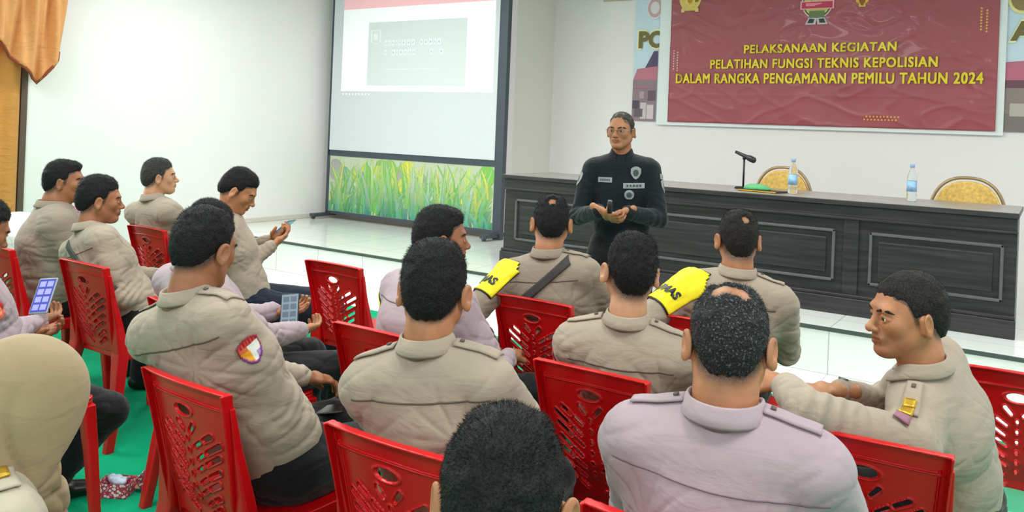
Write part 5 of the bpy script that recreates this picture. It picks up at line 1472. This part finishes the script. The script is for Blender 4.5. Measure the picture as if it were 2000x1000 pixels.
# blue pen like thing by the cheek of the balding man, watch of the man at right
c = at_d(1478, 808, 1.72); mb = MB(); mb.tube([c - c_r * .022, c, c + c_r * .012 + c_z * .003], [.006, .007, .004], 10); o = mb.build('blue_pen', mat('blue_plastic', (60, 90, 200), .35), smooth=True)
tag(o, 'small blue and white pen beside the collar of the balding man', 'pen')
P = PEOPLE[14]; a = P['A'][1]; mb = MB()
ax = a['fd']; c = a['W'] - ax * .012; s1 = unit(np.cross(ax, c_z)); s2 = np.cross(s1, ax)
mb.tube([c + (s1 * math.cos(t) + s2 * math.sin(t)) * .030 for t in [k * math.pi / 12 for k in range(25)]], .0045, 6)
mb.build('wristwatch', MT['black'], P['root'], smooth=True)
mb = MB(); mb.tube([c + s2 * .030, c + s2 * .038], .014, 14); mb.build('watch_face', MT['metal'], P['root'], smooth=False)

# ------------------------------------------------------------------ snack box on the carpet
def box_mat():
    m, nt, b = new_mat('pink_batik_print'); tc = nt.nodes.new('ShaderNodeTexCoord')
    v = nt.nodes.new('ShaderNodeTexVoronoi'); v.inputs['Scale'].default_value = 75; nt.links.new(tc.outputs['Object'], v.inputs['Vector'])
    cr = nt.nodes.new('ShaderNodeValToRGB'); e = cr.color_ramp.elements; cr.color_ramp.interpolation = 'CONSTANT'
    e[0].position = 0; e[0].color = lin((240, 226, 222)) + (1,); e[1].position = .42; e[1].color = lin((190, 50, 84)) + (1,); x = e.new(.75); x.color = lin((236, 150, 160)) + (1,)
    nt.links.new(v.outputs['Distance'], cr.inputs[0]); nt.links.new(cr.outputs[0], b.inputs['Base Color']); b.inputs['Roughness'].default_value = .5
    return m
bmx = box_mat(); brd = mat('brown_card', (170, 140, 120), .7)
c = at_z(228, 958, .02)
e = empty('snack_box', (c[0], c[1], .009), YAW); tag(e, 'open pink patterned cardboard snack box on the green carpet', 'box')
mb = MB(); w_, d_, h_, t_ = .10, .075, .055, .002
for q in ((-w_, w_, -d_, -d_ + t_, 0, h_), (-w_, w_, d_ - t_, d_, 0, h_), (-w_, -w_ + t_, -d_, d_, 0, h_), (w_ - t_, w_, -d_, d_, 0, h_), (-w_, w_, -d_, d_, 0, t_)): mb.box(*[v * .62 if i < 4 else v for i, v in enumerate(q)])
mb.build('box_tray', bmx, e)
lid = empty('box_lid', (.075, .05, .03), R(-28)); lid.parent = e
def lidbox(x0, x1, y0, y1, z0, z1, nm, m): boxobj(nm, x0, x1, y0, y1, z0, z1, m, e)
L = MB()
def lp(u, v, w2): # lid board leaning up and away to the right
    o = V3(.045, .03, .012); a = unit(V3(.36, .75, .45)); b = unit(V3(.85, -.4, .1)); n = np.cross(a, b); return tuple(o + a * u + b * v + n * w2)
L.add([lp(0, 0, 0), lp(.2, 0, 0), lp(.2, .05, 0), lp(0, .05, 0), lp(0, 0, .003), lp(.2, 0, .003), lp(.2, .05, .003), lp(0, .05, .003)], [(0, 3, 2, 1), (4, 5, 6, 7), (0, 1, 5, 4), (1, 2, 6, 5), (2, 3, 7, 6), (3, 0, 4, 7)])
L.build('lid_inside', brd, e)
L = MB(); L.add([lp(0, .05, -.0), lp(.2, .05, -.0), lp(.2, .052, -.05), lp(0, .052, -.05), lp(0, .053, 0), lp(.2, .053, 0), lp(.2, .055, -.05), lp(0, .055, -.05)], [(0, 3, 2, 1), (4, 5, 6, 7), (0, 1, 5, 4), (1, 2, 6, 5), (2, 3, 7, 6), (3, 0, 4, 7)])
L.build('lid_flap', bmx, e)
bpy.data.objects.remove(lid)
s = SDF((-.07, -.05, -.03), (.07, .05, .04), .004); s.ell((0, 0, 0), (.045, .028, .016)); s.cone((-.04, -.01, .008), (.03, .012, .012), .008, .006, k=.01); v, q = s.mesh(); v = v + vnormals(v, q) * (noise(v * 60) * .004)[:, None]
o = link('sachet', mesh_np('sachet', v, q), mat('pale_blue_foil', (190, 204, 226), .3, .15, 60)); o.location = (c[0] + .01, c[1], .066); tag(o, 'crumpled pale blue sachet lying in the open snack box', 'sachet')
# ------------------------------------------------------------------ side table with lace cloth and pink flower at the left wall
fl = at_d(143, 412, 5.35)
lace = mat('white_lace_cloth', (236, 236, 232), .8, .12, 60, .6, 80)
tx, ty = float(fl[0]) - .35, float(fl[1]) - .25
e = empty('side_table', (tx, ty, .008)); tag(e, 'small table with white lace cloth by the left wall behind the audience', 'table')
for sx in (-1, 1):
    for sy in (-1, 1): mb = MB(); mb.loft([((sx * .42, sy * .26, 0), .02, .02), ((sx * .42, sy * .26, .76), .025, .025)], 12, 6); mb.build('leg', wood, e)
boxobj('tabletop', -.5, .5, -.34, .34, .76, .785, wood, e, .003)
def cl(u, v):
    x = (u - .5) * 1.22; y = (v - .5) * .9; ox = max(0, abs(x) - .51); oy = max(0, abs(y) - .35)
    z = .789 - max(ox, oy) * 1.9 + 0; xx = max(-.515 - .02 * math.sin(y * 30), min(.515 + .02 * math.sin(y * 30), x)); yy = max(-.355 - .02 * math.sin(x * 30), min(.355 + .02 * math.sin(x * 30), y))
    return (tx + xx, ty + yy, z + .012)
t = sheet('tablecloth', cl, 60, 44, lace, None, .003); tag(t, 'white lace tablecloth draped over the side table at left', 'tablecloth')
e = empty('flower_vase', (float(fl[0]), float(fl[1]), .803)); tag(e, 'small white vase with a pink paper flower on the lace cloth', 'vase')
mb = MB(); mb.lathe([(0, 0), (.035, 0), (.045, .03), (.03, .07), (.02, .09), (.026, .105), (0, .10)]); mb.build('vase', MT['white'], e, smooth=True)
mb = MB(); mb.tube([(0, 0, .09), (0, 0, fl[2] - .80)], .004, 6); mb.build('stem', mat('green_stem', (50, 110, 50), .6), e)
s = SDF((-.07, -.07, -.07), (.07, .07, .07), .004); s.ell((0, 0, 0), (.040, .040, .034))
for k in range(9):
    a_ = k * .7; s.ell((.026 * math.cos(a_), .026 * math.sin(a_), .012 * math.sin(k * 2.3)), (.022, .022, .024), k=.004)
v, q = s.mesh(); v = v + vnormals(v, q) * (noise(v * 70) * .006)[:, None]
o = link('pink_flower', mesh_np('pink_flower', v, q), mat('pink_petals', (244, 150, 186), .7, .15, 50), e); o.location = (0, 0, float(fl[2]) - .803)
# ------------------------------------------------------------------ green plastic stool at the right edge
c = at_z(1975, 962, .45)
e = empty('plastic_stool', (c[0], c[1] , .008), R(10)); tag(e, 'green plastic stool at the bottom right corner, only its top seen', 'stool')
gp = mat('green_plastic', (84, 196, 150), .4, .03); mb = MB(); mb.loft([((0, 0, .40), .155, .155), ((0, 0, .436), .16, .16), ((0, 0, .442), .152, .152)], 28, 6); mb.build('seat', gp, e, bevel=.003)
mb = MB(); mb.tube([(.16 * math.copysign(abs(math.cos(a)) ** .35, math.cos(a)), .16 * math.copysign(abs(math.sin(a)) ** .35, math.sin(a)), .437) for a in [k * math.pi / 24 for k in range(49)]], .004, 6); mb.build('rim', mat('pale_green_edge', (206, 214, 180), .4), e, smooth=True)
for sx in (-1, 1):
    for sy in (-1, 1): mb = MB(); mb.loft([((sx * .15, sy * .15, 0), .022, .022), ((sx * .12, sy * .12, .42), .03, .03)], 12, 5); mb.build('leg', gp, e)
